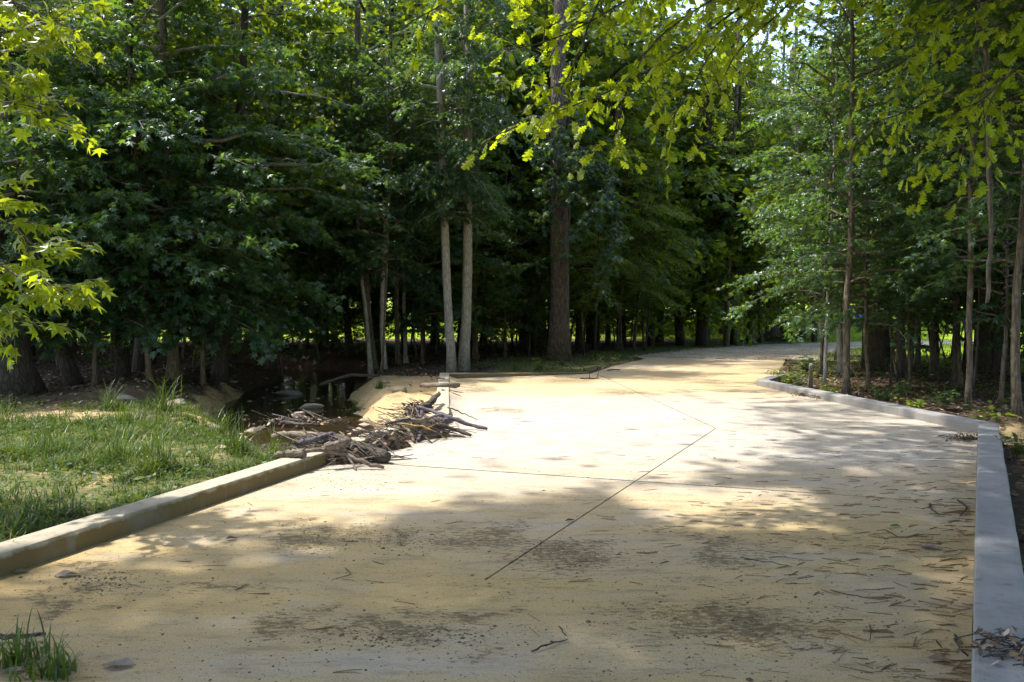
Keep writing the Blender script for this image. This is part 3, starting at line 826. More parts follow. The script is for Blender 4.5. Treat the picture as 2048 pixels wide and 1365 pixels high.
# front row on the left
left_front = [
    (20, 790, 18.2, [(10, 600), (-40, 350)], 0.36, 'dark', 0, 'large dark trunk with flared foot at the left edge'),
    (150, 752, 20.5, [(100, 650), (60, 520)], 0.16, 'dark', 1, 'dark trunk leaning left beside the large edge trunk'),
    (245, 745, 21.5, [(240, 600), (250, 420)], 0.15, 'dark', 2, 'dark leafy sweetgum behind the grassy flat, second from the left'),
    (345, 752, 20.8, [(352, 600), (340, 420)], 0.13, 'brown', 0, 'leafy sweetgum with bright star leaves above the pale flat rock'),
    (438, 738, 23.0, [(455, 600), (468, 450)], 0.17, 'dark', 1, 'dark trunk on the far bank left of the creek pool'),
    (540, 715, 28.0, [(535, 600), (545, 450)], 0.18, 'dark', 2, 'dark tree on the bank straight above the creek pool'),
    (700, 705, 34.0, [(690, 600), (680, 450)], 0.15, 'dark', 0, 'dark tree where the creek bends out of sight'),
]
for (px, py, d_, pts, r0, bk, cv, lab) in left_front:
    reg(px_tree('sweetgum_tree', (px, py), pts, d_, r0, 0.06, bk, g[cv], lab, 'sweetgums along the left creek bank', top_h=15, crown_dz=random.uniform(-0.2, 0.5), flare=1.0 if px == 20 else 0.5))
# trunks right of the pine up to the road
for (px, py, d_, pts, r0, bk, cr, lab) in [
    (1075, 690, 42, [(1077, 560), (1076, 400)], 0.42, 'dark', fa[0], 'thick black trunk close behind the pine on its left'),
    (1300, 672, 46, [(1305, 560), (1312, 400)], 0.22, 'dark', fa[1], 'dark trunk right of the pine behind the turf strip'),
    (1362, 680, 47, [(1350, 560), (1362, 400), (1395, 330)], 0.24, 'dark', fa[2], 'dark trunk leaning right where the turf strip narrows'),
    (1403, 676, 46, [(1410, 560), (1412, 420)], 0.30, 'dark', fa[0], 'thick dark trunk left of the gravel bend'),
    (1452, 672, 45, [(1456, 560), (1462, 420)], 0.15, 'brown', fa[1], 'slim straight trunk left of the gravel bend'),
    (1468, 668, 47, [(1475, 560), (1478, 420)], 0.20, 'dark', fa[2], 'dark trunk touching the slim one at the gravel bend'),
    (1545, 655, 60, [(1543, 560), (1540, 450)], 0.42, 'dark', fa[0], 'left one of two thick trunks where the gravel road vanishes'),
    (1572, 655, 61, [(1575, 560), (1578, 450)], 0.40, 'dark', fa[1], 'right one of two thick trunks where the gravel road vanishes'),
    (1500, 670, 50, [(1502, 560), (1500, 420)], 0.2, 'dark', fa[1], 'dark trunk beside the road between the slim pair and the thick pair'),
    (1522, 668, 52, [(1519, 560), (1512, 430)], 0.14, 'dark', fa[2], 'thin dark trunk just left of the thick pair at the road end'),
    (1606, 664, 55, [(1606, 560), (1600, 430)], 0.2, 'dark', fa[0], 'dark trunk right of the thick pair at the road end'),
    (1628, 668, 52, [(1634, 560), (1650, 430)], 0.16, 'dark', fa[2], 'dark trunk leaning right at the road end'),
    (1240, 690, 40, [(1238, 560), (1234, 420)], 0.13, 'dark', fi[1], 'thin dark tree in the undergrowth right of the pine'),
]:
    reg(px_tree('woodland_tree', (px, py), pts, d_, r0, r0 * 0.5, bk, cr, lab, top_h=21, crown_dz=random.uniform(-1.6, 0.8), crown_scale=random.uniform(1.15, 1.4), flare=0.3))
# right-hand woods
for (px, py, d_, pts, r0, bk, cr, h, dz, lab) in [
    (1693, 786, 18.2, [(1695, 650), (1704, 500), (1706, 400)], 0.08, 'brown', sl[0], 9.5, 0.2, 'brown trunk rising straight from behind the right kerb'),
    (1648, 770, 20.5, [(1650, 640), (1656, 520)], 0.045, 'grey', sl[1], 8, 0.3, 'pale thin sapling left of the brown trunk behind the right kerb'),
    (1682, 735, 25, [(1676, 640), (1670, 500)], 0.10, 'grey', sl[0], 10, 0.6, 'pale tree leaning left behind the brown trunk'),
    (1652, 725, 27, [(1640, 640), (1625, 560)], 0.06, 'grey', sl[1], 9, 0.8, 'thin pale stem at the inside of the gravel bend'),
    (1757, 732, 26, [(1758, 600), (1760, 420)], 0.30, 'dark', g[0], 17, 2.2, 'thick black trunk in the middle of the right woods'),
    (1728, 728, 27, [(1730, 600), (1728, 450)], 0.07, 'dark', sl[0], 10, 1.0, 'thin dark stem left of the thick black trunk'),
    (1803, 742, 24, [(1802, 600), (1800, 450)], 0.13, 'dark', sl[1], 11, 1.0, 'dark trunk right of the thick black one'),
    (1835, 735, 25, [(1838, 600), (1843, 450)], 0.08, 'dark', sl[0], 10, 1.2, 'dark slightly leaning stem in the right woods'),
    (1868, 752, 22.5, [(1870, 600), (1872, 400)], 0.115, 'dark', g[1], 14, 2.0, 'straight dark trunk right of the leaning stem'),
    (1936, 815, 15.6, [(1943, 720), (1938, 600), (1942, 450)], 0.06, 'brown', sl[1], 9, 0.3, 'brown twisted trunk standing above the sandy outlet'),
    (1985, 735, 25, [(1980, 600), (1978, 420)], 0.34, 'dark', g[2], 17, 2.6, 'broad black trunk near the right edge'),
    (2036, 832, 14.6, [(2030, 700), (2040, 520)], 0.08, 'brown', sl[0], 9, 0.4, 'grey brown trunk cut by the right edge'),
    (1905, 770, 20, [(1908, 640), (1902, 480)], 0.055, 'dark', sl[0], 8, 0.2, 'thin dark stem left of the twisted trunk'),
    (1782, 768, 20.5, [(1780, 660), (1776, 560)], 0.035, 'dark', None, 4.2, 0, 'bare dark pole stem in front of the thick black trunk'),
]:
    reg(px_tree('woodland_tree', (px, py), pts, d_, r0, r0 * 0.45, bk, cr, lab, top_h=h, crown_dz=dz, flare=0.45))

for (px, py, d_, lab, sc) in [
    (60, 775, 18.8, 'young leafy sweetgum beside the large trunk at the left edge', 1.0), (190, 765, 19.2, 'young leafy sweetgum in the front row of the left woods', 0.9), (300, 765, 19.6, 'young sweetgum with layered leaves behind the grassy flat', 1.05),
    (405, 752, 21.0, 'young sweetgum with low sprays at the left creek bank', 1.0), (565, 716, 30.0, 'young blue green sweetgum above the creek bend', 1.1), (845, 720, 29.5, 'young leafy tree filling the gap left of the twin trunks', 1.0), (1010, 705, 34.0, 'young leafy tree between the twin trunks and the pine', 1.05),
    (1735, 778, 19.4, 'young sweetgum with star-leaved sprays right of the brown trunk', 0.72), (1820, 772, 20.4, 'young sweetgum with low sprays in the right thicket', 0.6), (1640, 745, 24.0, 'young sweetgum hanging over the inside of the gravel bend', 0.85), (2000, 800, 17.0, 'young sweetgum at the right edge behind the outlet', 0.8), (1920, 765, 21.5, 'young leafy sweetgum left of the broad black trunk', 0.95)]:
    b = at(px, py, d_)
    reg(tree('young_sweetgum', (b[0], b[1], 0), (b[0] + random.uniform(-0.3, 0.3), b[1], 7.3 * sc), 0.05 * sc + 0.01, 0.02, 'brown', CR['gumlow'][len(EXPL) % 2], lab, 'young sweetgums in the front row', crown_scale=sc, sides=8, crown_dz=0.9 if px > 1600 else 0.2))
# fill: woods behind, each a tree of its own
def free(x, y, mind, pts):
    if in_poly(np.array([x]), np.array([y]), slab_poly)[0]: return False
    if dist_poly(np.array([x]), np.array([y]), road_mid)[0] < 4.6: return False
    if dist_poly(np.array([x]), np.array([y]), creek)[0] < 1.8: return False
    if (x - 0.6) ** 2 + (y - 34.5) ** 2 < 9.0 and mind > 2: return False
    return all((x - a) ** 2 + (y - b) ** 2 > mind * mind for a, b in pts)
frng = np.random.default_rng(99)
def fill(n, xr, yr, mind, cond, build, tries=6000):
    done = 0
    for _ in range(tries):
        if done >= n: break
        x, y = frng.uniform(*xr), frng.uniform(*yr)
        if abs(x) > 0.62 * y + 5 or not cond(x, y) or not free(x, y, mind, EXPL): continue
        EXPL.append((x, y)); build(x, y); done += 1
def b_far(lab, grp, hmin, hmax, bark='dark', kind='far', rmin=0.07, rmax=0.22, dz=0.0):
    def f(x, y):
        h = frng.uniform(hmin, hmax); r0 = frng.uniform(rmin, rmax)
        cr = CR[kind][int(frng.integers(len(CR[kind])))]
        tree('woodland_tree', (x, y, 0), (x + frng.normal(0, 0.5), y + frng.normal(0, 0.5), h), r0, r0 * 0.45, bark, cr, lab, grp, crown_scale=h / 15.0 if kind in ('far', 'gum') else h / 9.5 if kind != 'gumlow' else h / 7.0, sides=7, crown_dz=dz + (frng.uniform(-1.3, 1.2) if kind == 'far' else frng.uniform(-0.4, 0.4)), r=frng, flare=0.3)
    return f
fill(52, (-42, -2.5), (24, 52), 2.2, lambda x, y: y > 21 + 0.15 * abs(x + 8), b_far('dark leafy tree among the crowded woods behind the creek', 'woods behind the creek', 16, 24))
fill(18, (-3, 12), (33, 52), 2.2, lambda x, y: x < 0.22 * y - 4.6, b_far('dark leafy tree in the woods between the pine and the gravel road', 'woods behind the pine', 17, 25))
fill(20, (8, 30), (20, 33), 2.3, lambda x, y: 0.36 * y + 1.5 < x < 0.36 * y + 11, b_far('dark leafy tree deep in the woods on the right', 'woods on the right', 15, 23))
fill(16, (6, 30), (60, 80), 3.0, lambda x, y: x < 0.42 * y, b_far('tall tree standing behind the gravel bend', 'trees behind the gravel bend', 18, 26))
fill(40, (-30, -2.5), (23, 42), 1.1, lambda x, y: True, b_far('thin bare-stemmed sapling among the dark trunks behind the creek', 'saplings behind the creek', 6, 10, 'brown', 'slim', 0.03, 0.06, 0.6))
fill(26, (0, 11), (33, 46), 1.1, lambda x, y: x < 0.25 * y - 3.4, b_far('thin stem in the shaded thicket right of the pine', 'thicket right of the pine', 6, 10, 'dark', 'fine', 0.03, 0.06, 0.8))
fill(11, (8, 24), (15.5, 28), 1.3, lambda x, y: x > 0.40 * y + 1.0 + (1.5 if y < 19 else 0), b_far('bushy young sweetgum in the understory of the right woods', 'young sweetgums in the right woods', 2.6, 4.8, 'brown', 'gumlow', 0.02, 0.035, 0.35))
fill(44, (8, 26), (14.5, 34), 0.9, lambda x, y: x > 0.40 * y + 0.9 + (2.0 if y < 19 else 0), b_far('thin dark stem in the sapling thicket of the right woods', 'sapling thicket on the right', 5, 9, 'dark', 'slim', 0.025, 0.05, 0.9))
def b_bush(lab, grp, smin, smax):
    def f(x, y):
        s_ = frng.uniform(smin, smax); cr = CR['bush'][int(frng.integers(2))]
        root = empty('woodland_bush', (x, y, float(tz(x, y)) - 0.05), frng.uniform(0, 6.28), s_)
        link('foliage', cr, root); tag(root, lab, 'bush', grp)
    return f
for (x_, y_, h_, lab) in [(9.2, 51.5, 27, 'tallest tree left of the far gravel bend, rising above the others'), (6.3, 47.5, 26, 'tall tree behind the thicket, left of the far gravel bend'), (13.5, 57.5, 28, 'tall tree straight behind the far gravel bend'), (-10.5, 46, 27, 'tall tree rising far behind the creek'), (-16.5, 44, 27, 'tall tree rising far behind the left woods'), (-4.5, 48, 27, 'tall tree rising far behind the twin trunks')]:
    tree('woodland_tree', (x_, y_, 0), (x_ + 0.3, y_, h_), 0.24, 0.1, 'dark', fa[int(h_ + x_) % 3], lab, 'tall trees at the back', crown_scale=h_ / 15.5, sx=1.15, r=frng, flare=0.3, crown_dz=-1.0); EXPL.append((x_, y_))
fill(50, (-36, -3.0), (28, 52), 1.3, lambda x, y: True, b_bush('shaded leafy bush under the woods behind the creek', 'bushes behind the creek', 0.6, 1.2))
fill(32, (-2, 14), (36, 54), 1.2, lambda x, y: x < 0.25 * y - 3.4, b_bush('shaded leafy bush in the thicket behind the pine', 'bushes behind the pine', 0.6, 1.3))
fill(4, (12, 32), (24, 32), 1.6, lambda x, y: x > 0.42 * y + 2, b_bush('shaded leafy bush deep in the right woods', 'bushes in the right woods', 0.5, 1.0))
# tree line beyond the open field
for k in range(36):
    a = math.radians(-42 + 84 * (k + frng.random()) / 36); d_ = frng.uniform(84, 105)
    x, y = d_ * math.sin(a), d_ * math.cos(a)
    h = frng.uniform(24, 34)
    tree('field_edge_tree', (x, y, 0), (x, y, float(tz(x, y)) + h), 0.3, 0.12, 'dark', fa[int(frng.integers(3))], 'tall tree in the far line beyond the sunlit field', 'far tree line', crown_scale=h / 15.5, sides=6, sx=1.35, r=frng, crown_dz=-1.6)

# ------------------------------------------------------------------ near trees whose boughs hang into the picture
LIT = [[gp(-60, 1190)[:2], gp(450, 1135)[:2], gp(700, 1085)[:2], gp(1000, 1020)[:2], gp(1480, 965)[:2], gp(1660, 885)[:2], gp(1400, 790)[:2], gp(880, 780)[:2], gp(760, 850)[:2]],
       [(-5.6, 4.4), (-2.9, 4.6), (-1.2, 12.0), (-4.5, 15.5), (-9.5, 14.5), (-9, 9)]]
LIT_OAK = [at(860, 200, 6.9)[:2], at(1230, 200, 6.9)[:2], at(1230, 200, 8.6)[:2], at(840, 200, 8.6)[:2]]
def not_lit(pos, r, base=(0, 0)):  # drops crown leaves that would shade chosen patches, gaps shaped for the sun
    h = pos[:, 2]
    sx_ = pos[:, 0] + base[0] - SUN[0] / SUN[2] * h; sy_ = pos[:, 1] + base[1] - SUN[1] / SUN[2] * h
    jx = r.normal(0, 0.35, len(pos))
    m = np.zeros(len(pos), bool)
    for p in LIT: m |= in_poly(sx_ + jx, sy_ + r.normal(0, 0.35, len(pos)), p)
    ho = h - 4.0
    mo = in_poly(pos[:, 0] + base[0] - SUN[0] / SUN[2] * ho, pos[:, 1] + base[1] - SUN[1] / SUN[2] * ho, LIT_OAK) & (ho > 0.8)
    m |= mo
    return ~(m & (r.random(len(pos)) < 0.99))
def near_tree(name, base, height, r0, sprays, shape, size, mat, bark, label, crown_kw, spacing, twig_n, seed):
    r = np.random.default_rng(seed)
    base = np.array([base[0], base[1], 0.0]); base[2] = float(tz(base[0], base[1])) - 0.05
    root = empty(name, base)
    top = np.array([0.3, 0.2, height])
    link('trunk', trunk_mesh([np.zeros(3), top * 0.5 + np.array([0.15, 0.1, 0]), top], r0, r0 * 0.35, BARK[bark], 16, r=r), root)
    L, Pm = Geo(), []
    B, D, Ln = [], [], []
    for pts in sprays:
        P = smooth_path(np.array(pts) - base, 26, 0.012, r)
        n = len(P)
        tube(L, P, np.linspace(0.028, 0.005, n), 6, 0.03, r)
        for q_ in range(twig_n):
            ss = 0.30 + 0.70 * (q_ + r.random()) / twig_n
            f = ss * (n - 1); i0 = min(n - 2, int(f)); w = f - i0
            p = P[i0] * (1 - w) + P[i0 + 1] * w; tg = P[i0 + 1] - P[i0]; tg /= np.linalg.norm(tg)
            dd = tg * 0.5 + r.normal(0, 0.75, 3) * np.array([1, 1, 0.7]) + np.array([0, 0, -0.1])
            dd /= np.linalg.norm(dd); ln = r.uniform(0.25, 0.6)
            B.append(p); D.append(dd); Ln.append(ln)
            e = np.array([p, p + dd * ln * 0.5, p + dd * ln + np.array([0, 0, -0.2 * ln])])
            tube(L, e, [0.006, 0.004, 0.002], 4, 0, r, cap=False)
    pos, d, nrm = spray_leaves(np.array(B), np.array(D), np.array(Ln), None, r, spacing, 0.22, 0.55)
    d[:, 2] -= 0.25
    sz = size * r.uniform(0.65, 1.2, len(pos))
    link('low_foliage', leaf_mesh('low_foliage', shape, pos, d, nrm, sz, M[mat], r), root)
    link('low_bough', L.mesh('low_bough', M[BARK[bark]]), root)
    if crown_kw:
        cm = make_crown(seed + 1, keep=None, cut=lambda p, rr: not_lit(p, rr, base), **crown_kw)
        link('crown', cm, root)
    return tag(root, label, 'tree')

D1 = 6.8
oak_sprays = []
ob_ = np.array([6.2, 4.6, 4.6])
def bough(pts, d0, d1):
    n = len(pts)
    return [ob_, ob_ * 0.45 + np.array([pts[0][0] * 0, 0, 0]) + at(pts[0][0], min(pts[0][1], -260), d0) * 0.55] + [at(px, py, d0 + (d1 - d0) * k / max(1, n - 1)) for k, (px, py) in enumerate(pts)]
oak_sprays += [bough([(1560, -60), (1420, 60), (1300, 150), (1180, 205), (1010, 262)], 8.2, 7.4),
               bough([(1480, -90), (1290, -30), (1160, 70), (1010, 100)], 8.0, 7.2),
               bough([(1300, -140), (1175, 0), (1160, 130), (1090, 240)], 7.6, 7.4),
               bough([(1200, -150), (1000, -60), (900, 0), (820, 45)], 7.4, 7.0),
               bough([(1640, -60), (1450, 40), (1400, 150), (1330, 260)], 8.6, 8.0),
               bough([(1650, -40), (1500, 60), (1440, 160), (1390, 255)], 8.8, 8.4),
               bough([(1560, -80), (1380, 20), (1260, 120), (1225, 290)], 8.0, 7.6),
               bough([(2150, 20), (1950, 60), (1820, 120), (1730, 160)], 8.5, 9.2),
               bough([(2150, 120), (2000, 150), (1860, 200), (1745, 245)], 8.0, 9.0),
               bough([(2160, 180), (2020, 220), (1940, 280), (1860, 335)], 7.6, 8.4),
               bough([(2150, 60), (2040, 130), (1960, 200), (1900, 250)], 7.0, 7.4),
               bough([(2150, -60), (1980, 0), (1860, 40), (1760, 80)], 7.5, 8.0)]
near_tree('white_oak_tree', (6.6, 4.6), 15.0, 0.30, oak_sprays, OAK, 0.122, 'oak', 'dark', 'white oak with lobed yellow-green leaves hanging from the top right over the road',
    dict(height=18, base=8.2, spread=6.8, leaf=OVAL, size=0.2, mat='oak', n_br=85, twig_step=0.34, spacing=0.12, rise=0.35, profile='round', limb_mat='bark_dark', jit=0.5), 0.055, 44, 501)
gb = np.array([-6.6, 7.2, 4.0])
def gbough(pts, d0, d1):
    return [gb + np.array([0, 0, 0.9 * k_]) for k_ in (0,)] + [at(px, py, d0 + (d1 - d0) * k / (len(pts) - 1)) for k, (px, py) in enumerate(pts)]
gum_sprays = [gbough([(-160, 380), (-40, 410), (40, 460), (105, 520)], 7.0, 6.6),
              gbough([(-160, 480), (-40, 520), (60, 560), (155, 590)], 7.0, 6.4),
              gbough([(-160, 540), (-60, 590), (0, 620), (60, 650)], 7.0, 6.6),
              gbough([(-160, 60), (-40, 70), (50, 60), (130, 40)], 7.4, 7.0),
              gbough([(-160, 130), (-40, 150), (40, 180), (105, 240)], 7.4, 7.0),
              gbough([(-160, -20), (-20, -10), (60, 10), (110, 60)], 7.4, 7.2)]
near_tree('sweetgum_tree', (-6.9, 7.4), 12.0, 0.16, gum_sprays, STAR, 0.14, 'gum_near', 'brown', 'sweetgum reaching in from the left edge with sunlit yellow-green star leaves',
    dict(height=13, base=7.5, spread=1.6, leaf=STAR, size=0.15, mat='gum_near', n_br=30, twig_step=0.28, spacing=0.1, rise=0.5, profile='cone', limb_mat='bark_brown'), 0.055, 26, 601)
# bright sweetgum boughs in front of the pine, from a tree standing beyond it
SB0 = np.array([2.0, 33.2, 8.6]); DB = 29.0
sb = [[SB0 + np.array([0, 0, dz_]), *[at(a_, b_, DB + 2.2 - 2.2 * k_ / 2) for k_, (a_, b_) in enumerate(pp)]] for dz_, pp in [
      (0.0, [(1190, 330), (1130, 395), (1075, 435)]), (-0.2, [(1210, 370), (1170, 440), (1125, 485)]), (-0.5, [(1225, 410), (1218, 500), (1205, 590)]),
      (-0.3, [(1215, 385), (1195, 430), (1165, 455)]), (0.2, [(1230, 345), (1210, 395), (1185, 425)]), (-0.4, [(1235, 400), (1230, 470), (1225, 530)]),
      (0.8, [(1180, 240), (1120, 270), (1070, 300)]), (0.9, [(1060, 230), (1110, 290), (1165, 330)]), (0.3, [(1170, 300), (1115, 345), (1080, 380)]), (0.5, [(1070, 300), (1110, 350), (1150, 390)])]]
near_tree('sweetgum_tree', (2.0, 33.2), 11.0, 0.12, sb, STAR, 0.21, 'gum', 'brown', 'sweetgum with bright star-leaved bough hanging in front of the pine trunk',
    dict(height=12.5, base=9.5, spread=1.6, leaf=STAR, size=0.16, mat='gum', n_br=14, twig_step=0.3, spacing=0.1, rise=0.4, profile='cone', limb_mat='bark_brown'), 0.05, 42, 701)

# unseen trees added to shade the slab, crowns opened above the sunny patch
for (x, y, h, sp, nb, z0, lab, sd) in [(-6.2, 5.4, 19, 9.0, 100, 10.0, 'unseen tall tree added for shade, left of the camera', 801), (4.2, -2.2, 18, 9.0, 100, 9.0, 'unseen tall tree added for shade, behind the camera', 802),
                                   (-4.5, -1.5, 17, 6.0, 80, 8.0, 'unseen tall tree added for shade, behind the camera on its left', 803), (9.9, 13.4, 21, 9.0, 100, 11.5, 'unseen tall tree added for shade, just outside the right edge', 804), (7.7, 8.8, 20, 9.2, 110, 10.6, 'unseen tall tree added for shade, beside the right kerb', 805)]:
    root = empty('added_shade_tree', (x, y, float(tz(x, y)) - 0.05))
    link('trunk', trunk_mesh([np.zeros(3), np.array([0.1, 0, h])], 0.22, 0.07, 'bark_brown'), root)
    cm = make_crown(sd, h, z0, sp, RHOMB, 0.27, 'far', nb, 0.36, 0.14, 0.3, 'column', 'bark_brown', jit=0.5, twig_len=0.46, cut=lambda p, rr: not_lit(p, rr, (x, y)))
    link('crown', cm, root)
    tag(root, lab, 'tree')

# pine boughs with needle tufts
def pine_tufts(name, x, y, h, z0, label, seed, tufts, spread):
    r = np.random.default_rng(seed)
    base = np.array([x, y, float(tz(x, y)) - 0.05]); root = empty(name, base)
    link('trunk', trunk_mesh([np.zeros(3), np.array([0.1, 0.1, h])], 0.11, 0.04, 'bark_brown'), root)
    L = Geo(); V = []; T = []; var = []; n = 0
    for k in range(tufts):
        u = r.random(); az = r.uniform(0, 2 * PI); rad = spread * (1.05 - 0.7 * u) * math.sqrt(r.random())
        z = z0 + (h - z0) * u
        c = np.array([rad * math.cos(az), rad * math.sin(az), z + 0.15 * rad])
        if k % 3 == 0: tube(L, [np.array([0, 0, z - 0.1]), c * np.array([.5, .5, 1]), c], [0.02, 0.014, 0.005], 4, 0, r, cap=False)
        m = 34
        d = r.normal(0, 1, (m, 3)) + np.array([math.cos(az), math.sin(az), 0.5]) * 0.9; d /= np.linalg.norm(d, axis=1)[:, None]
        ln = r.uniform(0.16, 0.26, m)[:, None]
        sd = np.cross(d, r.normal(0, 1, (m, 3))); sd /= np.linalg.norm(sd, axis=1)[:, None]
        tip = c + d * ln; tip[:, 2] -= 0.03
        V.append(np.stack([c + sd * 0.004, c - sd * 0.004, tip], 1).reshape(-1, 3))
        T.append(np.arange(3 * m).reshape(-1, 3) + n); n += 3 * m
        var += [r.random()] * m
    link('needles', new_mesh('needles', np.concatenate(V), [np.concatenate(T)], M['needle_green'], attrs={'var': ('FACE', var)}), root)
    link('limb', L.mesh('limb', M['bark_brown']), root)
    return tag(root, label, 'tree')
pine_tufts('young_pine_tree', 12.6, 31.8, 15.0, 8.6, 'young pine with soft needle tufts above the inside of the gravel bend', 31, 520, 3.6)

# ------------------------------------------------------------------ grass
def blades(name, x, y, z, length, width, mat, r, lean=0.5, seg=3):
    n = len(x)
    az = r.uniform(0, 2 * PI, n); ln = length * r.uniform(0.5, 1.3, n); le = np.abs(r.normal(lean, 0.38, n))
    dirx, diry = np.cos(az), np.sin(az)
    V = np.zeros((n, 2 * seg + 1, 3))
    for k in range(seg + 1):
        s = k / seg
        hx = ln * (le * s * s * 0.9); hz = ln * (s - 0.45 * le * s * s * np.minimum(1.6, le))
        px_, py_, pz_ = x + dirx * hx, y + diry * hx, z + hz
        w = width * (1 - s) ** 0.6
        if k < seg:
            V[:, 2 * k] = np.stack([px_ - diry * w, py_ + dirx * w, pz_], -1); V[:, 2 * k + 1] = np.stack([px_ + diry * w, py_ - dirx * w, pz_], -1)
        else: V[:, 2 * seg] = np.stack([px_, py_, pz_], -1)
    b = (np.arange(n) * (2 * seg + 1))[:, None, None]
    q = np.array([[2 * k, 2 * k + 1, 2 * k + 3, 2 * k + 2] for k in range(seg - 1)])[None] + b
    t = np.array([[2 * seg - 2, 2 * seg - 1, 2 * seg]])[None] + b
    var = r.random(n)
    return new_mesh(name, V.reshape(-1, 3), [q.reshape(-1, 4), t.reshape(-1, 3)], mat, attrs={'var': ('FACE', np.concatenate([np.repeat(var, seg - 1), var]))})
r = np.random.default_rng(5)
NG = 30000
cx_, cy_ = r.uniform(-13, -0.9, NG), r.uniform(4.2, 17.5, NG)
kp = (np.abs(cx_) < 0.64 * cy_ + 0.6) & (r.random(NG) < grass_density(cx_, cy_) * np.clip(0.5 + 1.15 * vnoise(cx_, cy_, 1.9, 21), 0.04, 1))
cx_, cy_ = cx_[kp], cy_[kp]
per = r.integers(6, 18, len(cx_)); big = r.uniform(0.4, 1.7, len(cx_)) * np.clip(1.05 + 0.9 * vnoise(cx_, cy_, 1.4, 23), 0.4, 2.2)
bx = np.repeat(cx_, per) + r.normal(0, 0.045, per.sum()); by = np.repeat(cy_, per) + r.normal(0, 0.045, per.sum()); bl = np.repeat(big, per)
tx_, ty_ = r.uniform(-10, -1.5, 260), r.uniform(5.5, 16.0, 260)
kt = r.random(260) < grass_density(tx_, ty_) * np.clip(0.5 + 0.9 * vnoise(tx_, ty_, 1.0, 29), 0, 1)
tx_, ty_ = tx_[kt], ty_[kt]; m_ = 40
bx = np.r_[bx, np.repeat(tx_, m_) + r.normal(0, 0.06, len(tx_) * m_)]; by = np.r_[by, np.repeat(ty_, m_) + r.normal(0, 0.06, len(tx_) * m_)]; bl = np.r_[bl, np.repeat(r.uniform(1.6, 3.0, len(tx_)), m_)]
lx = L0[0] + (L2[0] - L0[0]) * (by - L0[1]) / (L2[1] - L0[1])
ok = (bx < lx - 0.275) | (by > L2[1] + 0.1)
bx, by, bl = bx[ok], by[ok], bl[ok]
gobj = link('weedy_grass', blades('weedy_grass', bx, by, tz(bx, by) - 0.01, 0.15 * bl, 0.006, M['weed'], r, 1.15))
tag(gobj, 'weedy green grass on the sandy flat left of the kerb', 'grass', kind='stuff')
tx, ty = r.uniform(-1, 24, 60000), r.uniform(24.5, 58, 60000)
kp = r.random(60000) < turf_density(tx, ty) * np.clip(0.6 + 0.6 * vnoise(tx, ty, 1.1, 33), 0.05, 1)
tx, ty = tx[kp], ty[kp]
tag(link('turf_grass', blades('turf_grass', tx, ty, tz(tx, ty) - 0.01, 0.11 * np.ones(len(tx)), 0.008, M['grass'], r, 0.5, 2)), 'short turf strip between the pine and the gravel road', 'grass', kind='stuff')
fx, fy = r.uniform(-48, 48, 60000), r.uniform(30, 84, 60000)
kp = (r.random(60000) < field_density(fx, fy)) & (np.abs(fx) < 0.64 * fy + 3)
fx, fy = fx[kp], fy[kp]
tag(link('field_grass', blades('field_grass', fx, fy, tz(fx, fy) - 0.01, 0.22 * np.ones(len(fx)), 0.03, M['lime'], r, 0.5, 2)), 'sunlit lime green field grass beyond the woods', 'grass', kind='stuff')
wx, wy = r.uniform(-13, -0.9, 40000), r.uniform(4.2, 17.0, 40000)
lx = L0[0] + (L2[0] - L0[0]) * (wy - L0[1]) / (L2[1] - L0[1])
kp = (r.random(40000) < grass_density(wx, wy) * np.clip(0.5 + 0.8 * vnoise(wx, wy, 1.5, 61), 0, 1)) & ((wx < lx - 0.33) | (wy > L2[1] + 0.1)) & (np.abs(wx) < 0.64 * wy + 0.6)
wx, wy = wx[kp], wy[kp]; n = len(wx)
az = r.uniform(0, 2 * PI, n)
tag(link('weed_leaves', leaf_mesh('weed_leaves', OVAL, np.stack([wx, wy, tz(wx, wy) + r.uniform(0.01, 0.10, n)], -1), np.stack([np.cos(az), np.sin(az), r.normal(0.1, 0.3, n)], -1), np.array([0, 0, 1.0]) + r.normal(0, 0.35, (n, 3)), r.uniform(0.03, 0.075, n), M['weed'], r)), 'broad low weed leaves between the grass on the left flat', 'weeds', kind='stuff')
wx, wy = r.uniform(3, 24, 40000), r.uniform(8, 34, 40000)
kp = (~in_poly(wx, wy, slab_poly)) & (dist_poly(wx, wy, [R0, R2, R3, R4]) > 0.3) & (wx < 0.66 * wy + 1) & (r.random(40000) < np.clip(vnoise(wx, wy, 1.3, 63) * 0.9 + 0.15, 0, 1)) & (dist_poly(wx, wy, outlet) > 0.8) & (dist_poly(wx, wy, road_mid) > 3.2)
wx, wy = wx[kp], wy[kp]; n = len(wx); az = r.uniform(0, 2 * PI, n)
tag(link('woodland_weeds', leaf_mesh('woodland_weeds', OVAL, np.stack([wx, wy, tz(wx, wy) + r.uniform(0.03, 0.28, n)], -1), np.stack([np.cos(az), np.sin(az), r.normal(0.1, 0.3, n)], -1), np.array([0, 0, 1.0]) + r.normal(0, 0.35, (n, 3)), r.uniform(0.05, 0.12, n), M['fine'], r)), 'low green weeds on the floor of the right woods', 'weeds', kind='stuff')
